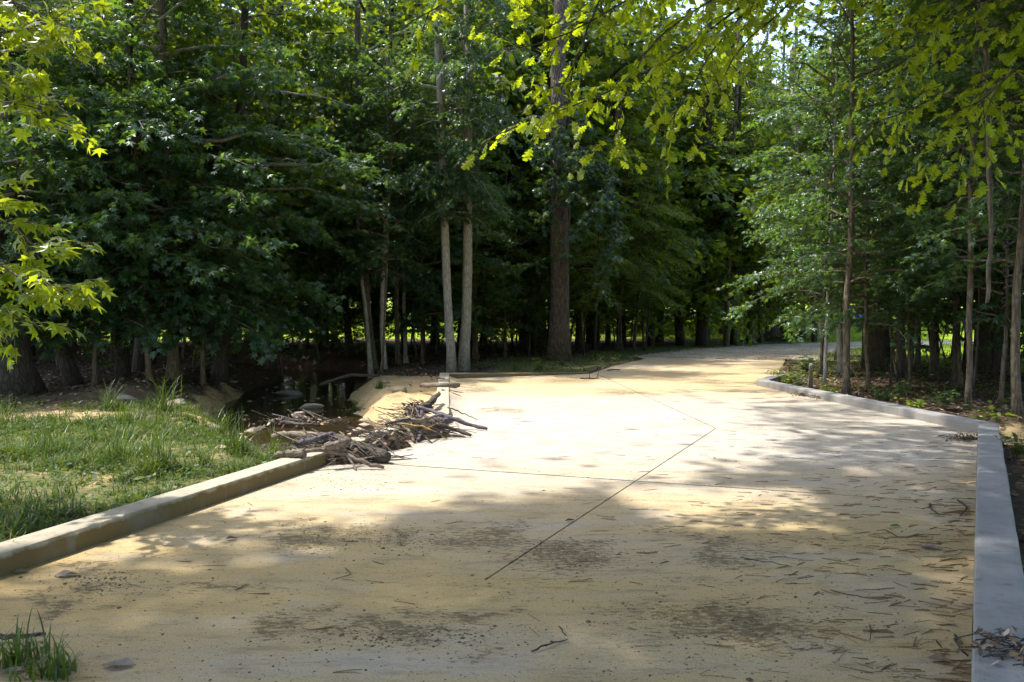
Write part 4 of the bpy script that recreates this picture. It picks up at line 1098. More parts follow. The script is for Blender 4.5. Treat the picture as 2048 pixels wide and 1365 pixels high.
# tall tufts
tuft_labels = [((330, 830), 0.75, 'tallest grass tuft beside the pale flat rock'), ((318, 935), 0.62, 'tall broad-bladed grass tuft in the middle of the grassy flat'), ((235, 925), 0.5, 'grass tuft left of the broad-bladed one'),
    ((470, 905), 0.5, 'grass tuft close above the left kerb'), ((545, 880), 0.55, 'grass tuft beside the near driftwood pile'), ((215, 820), 0.55, 'arching grass tuft at the back of the grassy flat'), ((110, 905), 0.45, 'grass tuft in the left part of the grassy flat'),
    ((440, 850), 0.5, 'grass tuft on the bank right of the pale flat rock'), ((30, 1325), 0.2, 'dark grass tuft on the sand at the bottom left corner'), ((105, 1350), 0.16, 'low grass tuft at the bottom left beside the fallen leaf'), ((725, 865), 0.42, 'bent grass tuft between the two driftwood piles'), ((690, 800), 0.25, 'small green tuft on the sandy creek bank'), ((760, 770), 0.3, 'weedy tuft high on the sandy bank near the kerb corner'), ((715, 775), 0.3, 'weedy tuft overhanging the creek pool')]
for (p, ln, lab) in tuft_labels:
    b = gp(*p); b[2] = max(float(tz(b[0], b[1])), 0.0 if in_poly(np.array([b[0]]), np.array([b[1]]), slab_poly)[0] else -9)
    n = 80
    ox, oy = r.normal(0, 0.05 + 0.05 * ln, n), r.normal(0, 0.05 + 0.05 * ln, n)
    me = blades('grass_tuft', ox, oy, np.zeros(n), ln * np.ones(n), 0.006, M['grass'], r, 0.75, 5)
    tag(link('grass_tuft', me, loc=b), lab, 'grass tuft', 'tall grass tufts')

# ------------------------------------------------------------------ leaf litter, needles, crumbs
def flat_scatter(name, x, y, z, size, shape, mats, r, tilt=0.35):
    n = len(x); az = r.uniform(0, 2 * PI, n)
    d = np.stack([np.cos(az), np.sin(az), r.normal(0, tilt, n)], -1); nr = np.array([0, 0, 1.0]) + r.normal(0, tilt, (n, 3))
    V, T, k = leaf_arrays(shape, np.stack([x, y, z], -1), d, nr, size)
    return new_mesh(name, V, [T], mats, attrs={'var': ('FACE', np.repeat(r.random(n), k))})
def leafl():
    t = NT('dead_leaf_litter'); v = t.attr('var')
    return t.done(t.bsdf(t.ramp(v, [(0.0, (0.035, 0.022, 0.014)), (0.5, (0.13, 0.08, 0.045)), (0.85, (0.26, 0.17, 0.10)), (1.0, (0.42, 0.33, 0.26))]), 0.65, spec=0.3))
M['litter'] = leafl()
r = np.random.default_rng(15)
x, y = r.uniform(2.2, 24, 60000), r.uniform(3, 34, 60000)
near_k = dist_poly(x, y, [R0, R2, R3, R4])
kp = (~in_poly(x, y, slab_poly)) & (near_k > 0.3) & (dist_poly(x, y, outlet) > 0.9) & (dist_poly(x, y, road_mid) > 3.2) & (r.random(60000) < np.clip(1.15 - y / 38, 0.15, 1)) & (x < 0.66 * y + 1.0) & (x > 0.1 * y)
x, y = x[kp], y[kp]
tag(link('leaf_litter', flat_scatter('leaf_litter', x, y, tz(x, y) + 0.012, r.uniform(0.05, 0.13, len(x)), OVAL, M['litter'], r)), 'brown leaf litter under the right woods', 'leaf litter', kind='stuff')
x, y = r.uniform(-20, 9, 60000), r.uniform(15.5, 42, 60000)
kp = (~in_poly(x, y, slab_poly)) & (r.random(60000) < (1 - 0.9 * turf_density(x, y)) * np.clip(1.2 - y / 45, 0.2, 1)) & (x > -0.64 * y) & (dist_poly(x, y, road_mid) > 3.2) & (tz(x, y) > WATER_Z + 0.1) & ((dist_poly(x, y, creek) > 2.4) | (r.random(60000) < np.where(x < -5.5, 0.6, 0.15))) & (dist_poly(x, y, [L0, L2, L3, L4]) > 0.35) & ~((x > -5.4) & (x < -1.0) & (y < 23.2) & (r.random(60000) < 0.88))
x, y = x[kp], y[kp]
tag(link('leaf_litter', flat_scatter('leaf_litter', x, y, tz(x, y) + 0.012, r.uniform(0.05, 0.13, len(x)), OVAL, M['litter'], r)), 'brown leaf litter around the creek and the pine', 'leaf litter', kind='stuff')

def slab_pts(n, r, weight):
    out = []
    while sum(len(o) for o in out) < n:
        px, py = r.uniform(0, 2048, 4000), r.uniform(735, 1365, 4000)
        kp = r.random(4000) < weight(px, py)
        P = np.array([gp(a, b)[:2] for a, b in zip(px[kp], py[kp])])
        P = P[in_poly(P[:, 0], P[:, 1], slab_poly)]
        P = P[dist_poly(P[:, 0], P[:, 1], slab_poly + [slab_poly[0]]) > 0.04]
        out.append(P)
    return np.concatenate(out)[:n]
# pine needles, most of them drifted against the right kerb
r = np.random.default_rng(25)
P = slab_pts(520, r, lambda px, py: (1 - 0.7 * sm(1050, 1250, py)) * (0.02 + 0.5 * sm(1150, 1900, px)) * sm(735, 900, py) * (0.4 + 0.6 * sm(760, 950, py)))
P2 = slab_pts(130, r, lambda px, py: (1 - 0.6 * sm(1050, 1250, py)) * sm(1780, 1930, px) * sm(820, 900, py) * (0.25 + 0.75 * np.clip(vnoise(py * 0.03, py * 0.011, 1.0, 77) + 0.3, 0, 1)))
P = np.concatenate([P, P2]); n = len(P)
az = r.normal(0.0, 0.5, n); ln = r.uniform(0.07, 0.17, n)
g_ = Geo()
for k in range(n):
    d = np.array([math.cos(az[k]), math.sin(az[k]), 0]); sd = np.array([-d[1], d[0], 0]); c = np.array([*P[k], 0.0035]); bw = r.normal(0, 0.004)
    for f_ in range(int(r.integers(1, 4))):
        a2 = az[k] + r.normal(0, 0.12); d = np.array([math.cos(a2), math.sin(a2), 0]); sd = np.array([-d[1], d[0], 0]); w = 0.0008
        p0, p1, p2 = c, c + d * ln[k] * 0.5 + sd * bw, c + d * ln[k]
        up = np.array([0, 0, 0.0018 + 0.002 * r.random()])
        v = [p0 - sd * w, p0 + sd * w, p0 + up, p1 - sd * w, p1 + sd * w, p1 + up, p2 - sd * w * .4, p2 + sd * w * .4, p2 + up]
        g_.add(v, [(0, 3, 5, 2), (1, 2, 5, 4), (3, 6, 8, 5), (4, 5, 8, 7)])
tag(link('pine_needles', g_.mesh('pine_needles', M['needle_brown'], smooth=False)), 'brown pine needles strewn over the right half of the slab', 'pine needles', kind='stuff')
# crumbs of bark and soil
ICO = None
def lump(r, s, flat=0.6):
    th = np.array([0, 1.05, 2.1, 3.14, 4.2, 5.25]) + r.normal(0, 0.15, 6); rr = s * r.uniform(0.6, 1.2, 6)
    v = [(0, 0, s * flat * 1.1)] + [(a * math.cos(t_), a * math.sin(t_), s * flat * 0.35) for a, t_ in zip(rr, th)] + [(a * .9 * math.cos(t_), a * .9 * math.sin(t_), -0.002) for a, t_ in zip(rr, th)]
    t = [(0, 1 + k, 1 + (k + 1) % 6) for k in range(6)]; q = [(1 + k, 7 + k, 7 + (k + 1) % 6, 1 + (k + 1) % 6) for k in range(6)]
    return np.array(v), q, t
P = slab_pts(1900, r, lambda px, py: 0.25 * sm(735, 900, py))
spots_px = [(640, 1075, 110, 30), (800, 1080, 80, 30), (1470, 1250, 260, 60), (1150, 1110, 130, 40), (200, 1165, 110, 25), (800, 1275, 200, 30), (700, 960, 120, 30)]
PP = []
for (a, b, c_, d_) in spots_px:
    q_ = np.array([gp(a + r.normal(0, c_ * 0.5), b + r.normal(0, d_ * 0.5))[:2] for _ in range(330)]); PP.append(q_[in_poly(q_[:, 0], q_[:, 1], slab_poly)])
P = np.concatenate([P] + PP)
g_ = Geo()
for k in range(len(P)):
    v, q, t = lump(r, float(np.exp(r.normal(-5.45, 0.42))))
    v[:, :2] += P[k]; g_.add(v, q, t)
tag(link('bark_crumbs', g_.mesh('bark_crumbs', M['crumb'], smooth=False)), 'dark bark and soil crumbs scattered over the slab', 'crumbs', kind='stuff')

# gravel stones on the road
P = []
Q, W, N = ribbon(road_mid[:3], road_w[:3], 0, 60)
for _ in range(2600):
    k = int(min(59, abs(r.normal(0, 22)))); P.append(Q[k] + N[k] * W[k] * r.uniform(-0.95, 0.95) + r.normal(0, 0.15, 2))
g_ = Geo()
for p in P:
    v, q, t = lump(r, r.uniform(0.02, 0.05)); v[:, :2] += p; v[:, 2] += 0.02; g_.add(v, q, t)
tag(link('gravel_stones', g_.mesh('gravel_stones', M['rock_pale'], smooth=False)), 'loose pale stones on the gravel road', 'gravel', kind='stuff')

# ------------------------------------------------------------------ driftwood
def stick(name, pts, r0, r1, mat, label, group=None, cat='branch', n=14, rough=0.08, wob=0.006, forks=(), sides=9, seed=0):
    rr = np.random.default_rng(seed + 1000)
    P = smooth_path(pts, n, wob, rr); base = P[0].copy()
    g_ = Geo(); R = np.linspace(r0, r1, n) * (1 + rr.normal(0, 0.06, n)); R[0] *= 0.8; R[-1] *= 0.75
    ax = Vector(P[-1] - P[0]).normalized(); qt = Vector((0, 0, 1)).rotation_difference(ax); RM = np.array(qt.to_matrix())
    tube(g_, (P - base) @ RM, R, sides, rough, rr)
    o = link(name, g_.mesh(name, M[mat]), loc=base); o.rotation_mode = 'QUATERNION'; o.rotation_quaternion = qt
    for (s, dirv, ln, rad) in forks:
        i0 = int(s * (n - 1)); p = P[i0] - base; dv = np.array(dirv, float); dv /= np.linalg.norm(dv)
        fg = Geo(); tube(fg, smooth_path([p, p + dv * ln * 0.5 + rr.normal(0, 0.02, 3), p + dv * ln], 7) @ RM, np.linspace(rad, rad * 0.45, 7), 6, 0.05, rr)
        link('side_twig', fg.mesh('side_twig', M[mat]), o)
    return tag(o, label, cat, group)
GP1 = 'driftwood piled on the left kerb'
def w(px, py, z): return gp(px, py, z)
stick('driftwood_log', [w(640, 872, 0.22), w(690, 885, 0.19), (w(735, 903, 0.11)), w(776, 915, 0.075)], 0.06, 0.078, 'wood_wet', 'thick dark wet log with blunt end lying over the near kerb', GP1, 'log', seed=1, rough=0.05, sides=14)
stick('driftwood_branch', [w(595, 908, 0.19), w(640, 900, 0.21), w(690, 905, 0.17), w(725, 925, 0.08), w(768, 936, 0.02)], 0.022, 0.022, 'wood_pale', 'pale brown forked driftwood branch in front of the thick log', GP1, 'branch', seed=2,
      forks=[(0.55, (0.5, -0.6, -0.55), 0.28, 0.02), (0.75, (0.7, 0.1, 0.12), 0.2, 0.012)], wob=0.01)
stick('bark_slab', [w(548, 912, 0.17), w(580, 906, 0.20), w(610, 908, 0.20)], 0.035, 0.05, 'wood_pale', 'ragged pale bark slab lying flat on the near kerb', GP1, 'bark', seed=3, rough=0.2)
stick('driftwood_log', [w(650, 896, 0.24), w(680, 888, 0.27), w(700, 880, 0.29)], 0.05, 0.035, 'wood_pale', 'short pale log chunk on top of the near pile', GP1, 'log', seed=4, rough=0.12)
stick('driftwood_branch', [w(600, 885, 0.24), w(630, 878, 0.30), w(668, 868, 0.26)], 0.035, 0.03, 'wood_violet', 'grey violet limb at the back of the near pile', GP1, 'branch', seed=5)
stick('driftwood_log', [w(545, 874, 0.02), w(590, 868, 0.06), w(640, 872, 0.07)], 0.05, 0.05, 'wood_pale', 'pale log half hidden in grass behind the near pile', GP1, 'log', seed=6)
# far pile
far_sticks = [
    ([(872, 826, 0.22), (910, 838, 0.16), (940, 850, 0.07), (974, 858, 0.03)], 0.036, 0.026, 'wood_violet', 'thick violet grey branch reaching farthest right onto the slab'),
    ([(846, 832, 0.26), (880, 850, 0.17), (910, 860, 0.09), (942, 871, 0.03)], 0.034, 0.026, 'wood_wet', 'long straight brown pole below the violet branch'),
    ([(795, 845, 0.22), (818, 862, 0.12), (829, 884, 0.02)], 0.028, 0.024, 'wood_pale', 'thick pale stick leaning off the kerb at the left of the far pile'),
    ([(843, 822, 0.34), (842, 850, 0.16), (837, 882, 0.02)], 0.026, 0.026, 'wood_violet', 'violet stick standing upright against the far pile'),
    ([(800, 850, 0.22), (845, 853, 0.18), (870, 865, 0.10), (895, 878, 0.01)], 0.016, 0.010, 'wood_ochre', 'slender ochre yellow forked stick across the far pile'),
    ([(822, 856, 0.18), (845, 870, 0.08), (864, 886, 0.01)], 0.012, 0.010, 'wood_wet', 'thin dark stick pointing toward the camera from the far pile'),
    ([(870, 865, 0.12), (900, 871, 0.05), (930, 874, 0.015)], 0.014, 0.009, 'wood_wet', 'thin dark stick lying just under the long brown pole'),
    ([(895, 815, 0.20), (925, 826, 0.12), (945, 836, 0.05), (955, 841, 0.02)], 0.011, 0.006, 'wood_wet', 'thin curved twig arching right at the back of the far pile'),
    ([(795, 838, 0.30), (840, 842, 0.30), (880, 830, 0.26)], 0.022, 0.018, 'wood_pale', 'pale limb lying lengthwise on the far pile'),
    ([(835, 815, 0.32), (865, 822, 0.28), (885, 832, 0.24)], 0.030, 0.022, 'wood_violet', 'stout grey limb on top of the far pile'),
    ([(770, 850, 0.26), (805, 840, 0.32), (840, 836, 0.30)], 0.018, 0.013, 'wood_wet', 'dark limb along the back of the far pile'),
    ([(790, 858, 0.17), (815, 872, 0.09), (846, 880, 0.012)], 0.013, 0.008, 'wood_pale', 'thin pale stick crossing the kerb face under the far pile'),
    ([(862, 836, 0.20), (882, 842, 0.17), (897, 842, 0.17)], 0.045, 0.04, 'wood_violet', 'short thick grey stub at the kerb corner'),
    ([(840, 822, 0.10), (862, 805, 0.30), (878, 786, 0.34)], 0.075, 0.03, 'wood_wet', 'dark root stub slanting up against the far kerb'),
    ([(842, 771, 0.12), (880, 771, 0.19), (918, 771, 0.17)], 0.05, 0.06, 'wood_pale', 'straight brown log laid across the kerb near its far corner'),
    ([(884, 780, 0.17), (905, 786, 0.08), (925, 794, 0.01)], 0.016, 0.008, 'wood_wet', 'thin twig below the log across the far kerb'),
    ([(876, 757, 0.17), (890, 758, 0.17)], 0.012, 0.008, 'wood_wet', 'small twig on the kerb behind the crossing log'),
    ([(560, 845, 0.0), (600, 848, 0.10), (640, 852, 0.06)], 0.035, 0.02, 'wood_wet', 'dark wet limb on the mud beside the creek'),
    ([(640, 770, -0.1), (700, 750, 0.15), (760, 752, 0.1)], 0.05, 0.03, 'wood_wet', 'bent dark limb spanning the creek pool'),
]
for k, (pts, r0, r1, mt, lab) in enumerate(far_sticks):
    fk = [(0.6, (0.6, 0.3, 0.25), 0.28, 0.008)] if 'ochre' in lab else ([(0.95, (0.4, -0.3, -0.1), 0.12, 0.008), (0.95, (0.5, 0.2, -0.05), 0.1, 0.007)] if 'long straight' in lab else ())
    stick('driftwood_branch', [w(*p) for p in pts], r0, r1, mt, lab, GP1, 'branch', seed=20 + k, forks=fk)
# low mounds of silt with matted twigs
def mound(cx, cy, ax, ay, h, rot, label, seed, ntw):
    rr = np.random.default_rng(seed); n = 26
    u = np.linspace(-1, 1, n); U, Vv = np.meshgrid(u, u)
    X, Y = U * ax, Vv * ay
    X2 = cx + X * math.cos(rot) - Y * math.sin(rot); Y2 = cy + X * math.sin(rot) + Y * math.cos(rot)
    prof = np.clip(1 - U ** 2 - Vv ** 2, 0, 1) ** 0.7
    Z = np.maximum(tz(X2, Y2), -0.35) * (~in_poly(X2, Y2, slab_poly)) - 0.03 + (h + 0.03) * prof * (1 + 0.45 * vnoise(X2, Y2, 5, seed) + 0.06 * rr.normal(0, 1, X2.shape))
    i = np.arange(n - 1)[:, None] * n; j = np.arange(n - 1)[None]
    q = np.stack([i + j, i + j + 1, i + n + j + 1, i + n + j], -1).reshape(-1, 4)
    o = link('silt_mound', new_mesh('silt_mound', np.stack([X2, Y2, Z], -1).reshape(-1, 3), [q], M['silt'], smooth=True))
    tag(o, label, 'debris', kind='stuff')
    g_ = Geo()
    for _ in range(ntw):
        a, b = rr.normal(0, 0.45, 2); px_ = cx + a * ax * math.cos(rot) - b * ay * math.sin(rot); py_ = cy + a * ax * math.sin(rot) + b * ay * math.cos(rot)
        zt = max(0.0, h * max(0.0, 1 - a * a - b * b) ** 0.7) + rr.uniform(0.0, 0.06)
        az_ = rr.normal(-0.35, 0.75) ; d_ = np.array([math.cos(az_), math.sin(az_), rr.normal(-0.1, 0.22)]); L_ = rr.uniform(0.12, 0.5) if rr.random() < 0.6 else rr.uniform(0.4, 0.95)
        c_ = np.array([px_, py_, zt]); rad = rr.uniform(0.002, 0.006) + 0.008 * max(0, L_ - 0.35)
        e = [c_ - d_ * L_ / 2, c_ + rr.normal(0, 0.02, 3), c_ + d_ * L_ / 2]
        for v_ in e: v_[2] = max(v_[2], 0.008)
        tube(g_, e, [rad, rad, rad * 0.5], 5, 0.05, rr)
    me = g_.mesh('matted_twigs', [M['wood_wet'], M['wood_pale'], M['wood_violet']])
    idx = np.repeat(rr.choice([0, 0, 0, 0, 1, 2], ntw), 10)
    mi = np.concatenate([idx, np.repeat(rr.choice([0, 0, 0, 0, 1, 2], ntw), 10)])[:len(me.polygons)]
    me.polygons.foreach_set('material_index', np.r_[mi, np.zeros(len(me.polygons) - len(mi))].astype(np.int32))
    tw = link('matted_twigs', me); tag(tw, label.replace('dark silt', 'matted twigs').replace('packed', 'caught'), 'twigs', kind='stuff')
    g2 = flat_scatter('caught_leaves', cx + rr.normal(0, 0.42 * ax, 160) , cy + rr.normal(0, 0.42 * ay, 160), np.abs(rr.normal(h * 0.5, h * 0.3, 160)) + 0.02, rr.uniform(0.05, 0.11, 160), OVAL, M['litter'], rr, 0.8)
    tag(link('caught_leaves', g2), label.replace('dark silt', 'dead leaves').replace('packed', 'caught'), 'leaves', kind='stuff')
a = gp(678, 888, 0.2); mound(a[0], a[1], 0.5, 0.28, 0.17, 0.25, 'dark silt packed under the near driftwood pile', 71, 90)
a = gp(832, 846, 0.2); mound(a[0], a[1] + 0.1, 0.5, 0.4, 0.16, 0.5, 'dark silt packed under the far driftwood pile', 72, 150)
a = gp(874, 812, 0.2); mound(a[0] - 0.32, a[1], 0.24, 0.7, 0.2, 0.0, 'dark silt packed along the far kerb', 73, 60)
a = gp(765, 868, 0.2); mound(a[0] - 0.1, a[1] + 0.1, 0.5, 0.3, 0.16, 0.6, 'dark silt packed between the two driftwood piles', 75, 45)
a = gp(600, 850); mound(a[0], a[1], 0.8, 0.3, 0.07, 0.1, 'dark silt packed on the creek edge behind the near pile', 74, 28)

# small individual litter on the slab
def twig(pts, rad, label, mat='wood_wet', seed=0, forks=()):
    stick('fallen_twig', [gp(px, py, z) for px, py, z in pts], rad, rad * 0.6, mat, label, 'twigs lying on the slab', 'twig', n=9, rough=0.06, wob=0.003, forks=forks, sides=6, seed=seed)
twig([(1063, 1303, 0.008), (1095, 1290, 0.014), (1136, 1278, 0.006)], 0.0055, 'curved dark twig at the bottom of the slab, right of the middle', seed=201)
twig([(1117, 1253, 0.004), (1124, 1260, 0.014), (1133, 1272, 0.004)], 0.004, 'short twig just above the curved one near the bottom', seed=202)
twig([(-10, 1272, 0.03), (40, 1274, 0.035), (92, 1268, 0.03)], 0.016, 'thick dark stick entering at the bottom left edge', seed=203)
twig([(1160, 757, 0.02), (1180, 757, 0.02), (1198, 757, 0.02)], 0.02, 'flat forked twig at the far left of the slab', seed=204, forks=[(0.6, (0.05, 0.0, 1), 0.18, 0.012), (0.9, (0.3, 0.0, 1), 0.2, 0.012)])
twig([(1215, 741, 0.02), (1228, 739, 0.06), (1240, 740, 0.02)], 0.022, 'small dark stick on the pale concrete near the pine', seed=205)
twig([(1660, 1180, 0.006), (1690, 1188, 0.01), (1735, 1196, 0.004)], 0.004, 'thin brown twig left of the right kerb', seed=206)
twig([(1740, 1250, 0.006), (1741, 1270, 0.02), (1738, 1283, 0.006)], 0.004, 'little upright twig low on the right of the slab', seed=207)
twig([(1860, 1008, 0.008), (1862, 1020, 0.02), (1880, 1030, 0.008)], 0.010, 'curled dark twig against the right kerb', seed=208)
twig([(1915, 1000, 0.008), (1938, 1015, 0.025), (1920, 1032, 0.008)], 0.010, 'hooked dark twig touching the right kerb face', seed=209)
twig([(1910, 1270, 0.01), (1918, 1300, 0.05), (1936, 1312, 0.012)], 0.008, 'crooked dark twig at the foot of the right kerb, bottom', seed=210)
twig([(1770, 1060, 0.006), (1800, 1078, 0.008), (1850, 1068, 0.006)], 0.004, 'long bent twig below the green leaf', seed=211)
twig([(690, 1135, 0.006), (705, 1150, 0.008), (664, 1160, 0.004)], 0.003, 'thin hooked twig left of the joint', seed=212)
twig([(1480, 1115, 0.004), (1540, 1125, 0.008), (1585, 1134, 0.004)], 0.0035, 'long thin twig in the middle right of the slab', seed=213)
def fallen(px, py, size, rz, mat, label, shape=OVAL, lift=0.012):
    rr = np.random.default_rng(int(px * 7 + py)); b = gp(px, py, 0.0)
    lv, lt = shape; v = lv.copy(); v[:, 0] -= 0.5; v = v * size; v[:, 2] = 0.004 + 1.6 * lift * (np.abs(v[:, 1]) / (0.27 * size)) * rr.uniform(0.3, 1.3, len(v)) + 0.9 * lift * (v[:, 0] / size) ** 2 + 0.008 * rr.random(len(v))
    o = link('fallen_leaf', new_mesh('fallen_leaf', v, [lt], M[mat]), loc=b); o.rotation_euler = (0, 0, rz)
    tag(o, label, 'leaf', 'fallen leaves')
fallen(235, 1334, 0.16, 0.1, 'leaf_fallen_pale', 'pale curled leaf near the bottom left tuft', lift=0.016)
fallen(133, 1153, 0.15, 0.2, 'leaf_fallen_pale', 'pale dry leaf close to the left kerb', lift=0.016)
fallen(42, 1146, 0.11, 0.4, 'leaf_dead', 'small brown leaf touching the left kerb foot')
fallen(22, 1346, 0.12, 0.2, 'leaf_fallen_pale', 'pale leaf scrap in the bottom left corner')
fallen(1790, 1055, 0.09, 0.0, 'leaf_fallen_green', 'single fresh green leaf on the slab', lift=0.016)
fallen(1860, 1098, 0.15, -0.15, 'leaf_fallen_pale', 'silvery dry leaf beside the right kerb')
fallen(1880, 1325, 0.12, -0.4, 'leaf_dead', 'brown curled leaf at the lower right of the slab')
fallen(1140, 1044, 0.09, 0.0, 'leaf_dead', 'dark leaf scrap beside the slab joint')
fallen(1237, 1114, 0.06, 0.6, 'leaf_dead', 'dark leaf crumb right of the slab joint')
fallen(464, 1080, 0.09, 0.3, 'leaf_dead', 'dark curled leaf on the sand by the left kerb')
fallen(684, 885, 0.12, 0.3, 'leaf_fallen_orange', 'orange leaf caught on the near driftwood pile', lift=0.016)
for (px, py, s, lab) in [(1530, 768, 0.28, 'clump of dead leaves at the far bend of the right kerb'), (1607, 792, 0.30, 'clump of dead leaves against the middle of the right kerb'), (1645, 798, 0.36, 'wider clump of dead leaves farther along the right kerb'), (1930, 880, 0.35, 'needle and leaf clump in the corner of the right kerb'), (2035, 1310, 0.30, 'dark root clump on the right kerb at the bottom right')]:
    rr = np.random.default_rng(px); zb = 0.145 if px == 2035 else 0.0
    b = gp(px, py, zb)
    me = flat_scatter('leaf_clump', rr.normal(0, s * 0.4, 70), rr.normal(0, s * 0.25, 70), np.abs(rr.normal(0.03, 0.03, 70)), rr.uniform(0.03, 0.06, 70), OVAL, M['litter'], rr, 0.9)
    o = link('leaf_clump', me, loc=b)
    g_ = Geo()
    for _ in range(60):
        az_ = rr.uniform(0, 2 * PI); c_ = np.array([*rr.normal(0, s * 0.35, 2), abs(rr.normal(0.02, 0.03))]); d_ = np.array([math.cos(az_), math.sin(az_) * 0.6, rr.normal(0.1, 0.2)]) * rr.uniform(0.08, 0.22)
        tube(g_, [c_ - d_ / 2, c_ + rr.normal(0, 0.01, 3), c_ + d_ / 2], [0.003, 0.003, 0.0015], 4, 0, rr, cap=False)
    tag(link('twig_tangle', g_.mesh('twig_tangle', M['wood_wet']), o), kind='stuff')
    tag(o, lab, 'leaf clump', 'leaf clumps along the kerb', kind='stuff')

# ------------------------------------------------------------------ rocks
def rock(px, py, sx, sy, sz, mat, label, rz=0.0, z=None):
    rr = np.random.default_rng(int(px + 3 * py)); b = gp(px, py, 0.0 if z is None else z)
    zb = float(tz(b[0], b[1])) if z is None else z
    n, m = 12, 8; V = []
    pl = rr.normal(0, 1, (9, 3)); pl /= np.linalg.norm(pl, axis=1)[:, None]; off = rr.uniform(0.42, 0.8, 9)
    for i in range(m + 1):
        th = PI * i / m
        for j in range(n):
            ph = 2 * PI * j / n; d = np.array([math.sin(th) * math.cos(ph), math.sin(th) * math.sin(ph), math.cos(th)])
            rad = min([1.0] + [o_ / max(1e-3, d @ p_) for p_, o_ in zip(pl, off) if d @ p_ > 0.05])
            V.append(d * rad * np.array([sx, sy, sz]))
    V = np.array(V) + rr.normal(0, 0.012, (len(V), 3)) * np.array([sx, sy, sz])
    i = np.arange(m)[:, None] * n; j = np.arange(n)[None]; j2 = (j + 1) % n
    q = np.stack([i + j, i + n + j, i + n + j2, i + j2], -1).reshape(-1, 4)
    o = link('rock', new_mesh('rock', V, [q], M[mat]), loc=(b[0], b[1], zb + sz * 0.35)); o.rotation_euler = (0.1, 0.05, rz)
    tag(o, label, 'rock', 'rocks by the creek')
rock(352, 808, 0.34, 0.20, 0.16, 'rock_pale', 'pale flat slanted rock behind the tallest grass tuft', -0.5)
rock(496, 850, 0.22, 0.16, 0.15, 'rock_pale', 'rounded tan rock at the near edge of the creek', 0.3)
rock(466, 852, 0.13, 0.10, 0.09, 'rock_pale', 'small tan rock left of the rounded one at the creek edge', 0.8)
rock(598, 834, 0.16, 0.12, 0.10, 'rock_pale', 'small tan rock on the mud right of the creek', 0.1, -0.3)
rock(620, 815, 0.36, 0.14, 0.08, 'rock_pale', 'flat tan stone slab lying in the creek pool', 0.0, -0.5)
rock(575, 790, 0.42, 0.24, 0.10, 'rock_grey', 'wide dark stone breaking the creek surface', 0.2, -0.52)
rock(700, 795, 0.28, 0.16, 0.14, 'rock_pale', 'pale rock set in the sandy creek bank', 0.6)
rock(800, 780, 0.30, 0.14, 0.10, 'rock_pale', 'pale smooth rock high on the sandy bank', 0.5)
rock(735, 802, 0.22, 0.10, 0.08, 'rock_pale', 'small pale stone in the middle of the sandy bank', 0.4)
rock(430, 838, 0.16, 0.12, 0.10, 'rock_grey', 'grey stone on the bank between grass and creek', 0.9)
rock(255, 800, 0.22, 0.16, 0.12, 'rock_grey', 'grey stone at the back of the grassy flat', 0.2)

rr = np.random.default_rng(8); g_ = Geo()
for _ in range(420):
    t_ = rr.random() * 5.5; k = int(t_); a_, b_ = np.array(creek[k]), np.array(creek[k + 1]); p = a_ + (b_ - a_) * (t_ - k) + rr.normal(0, 1.15, 2)
    if in_poly(np.array([p[0]]), np.array([p[1]]), slab_poly)[0]: continue
    v, q, t = lump(rr, float(np.exp(rr.normal(-3.0, 0.5))), 0.5); v[:, :2] += p; v[:, 2] += max(float(tz(p[0], p[1])), WATER_Z - 0.02) - 0.01; g_.add(v, q, t)
tag(link('creek_stones', g_.mesh('creek_stones', M['rock_pale'], smooth=False)), 'small tan stones and clods strewn along the creek banks', 'stones', kind='stuff')
# ------------------------------------------------------------------ low plants
def seedling(px, py, h, n, size, shape, mat, label, spread=0.3, seed=0):
    rr = np.random.default_rng(seed); b = gp(px, py); b[2] = float(tz(b[0], b[1])) - 0.01
    root = empty('leafy_plant', b); g_ = Geo(); pos, d = [], []
    for k in range(n):
        a = rr.uniform(0, 2 * PI); top = np.array([math.cos(a) * spread * rr.random(), math.sin(a) * spread * rr.random(), h * rr.uniform(0.55, 1.0)])
        P = smooth_path([np.zeros(3), top * np.array([0.4, 0.4, 0.6]), top], 6); tube(g_, P, np.linspace(0.006, 0.002, 6), 4, 0, rr, cap=False)
        for q_ in range(9):
            s = rr.uniform(0.3, 1.0) * 5; i0 = min(4, int(s)); p = P[i0] * (1 - s + i0) + P[i0 + 1] * (s - i0)
            aa = rr.uniform(0, 2 * PI); pos.append(p); d.append([math.cos(aa), math.sin(aa), rr.normal(0.0, 0.3)])
    pos, d = np.array(pos), np.array(d)
    link('foliage', leaf_mesh('foliage', shape, pos, d, np.array([0, 0, 1.0]) + rr.normal(0, 0.3, pos.shape), size * rr.uniform(0.6, 1.2, len(pos)), M[mat], rr), root)
    link('stem', g_.mesh('stem', M['bark_brown']), root)
    tag(root, label, 'plant', 'low plants at the wood edge')
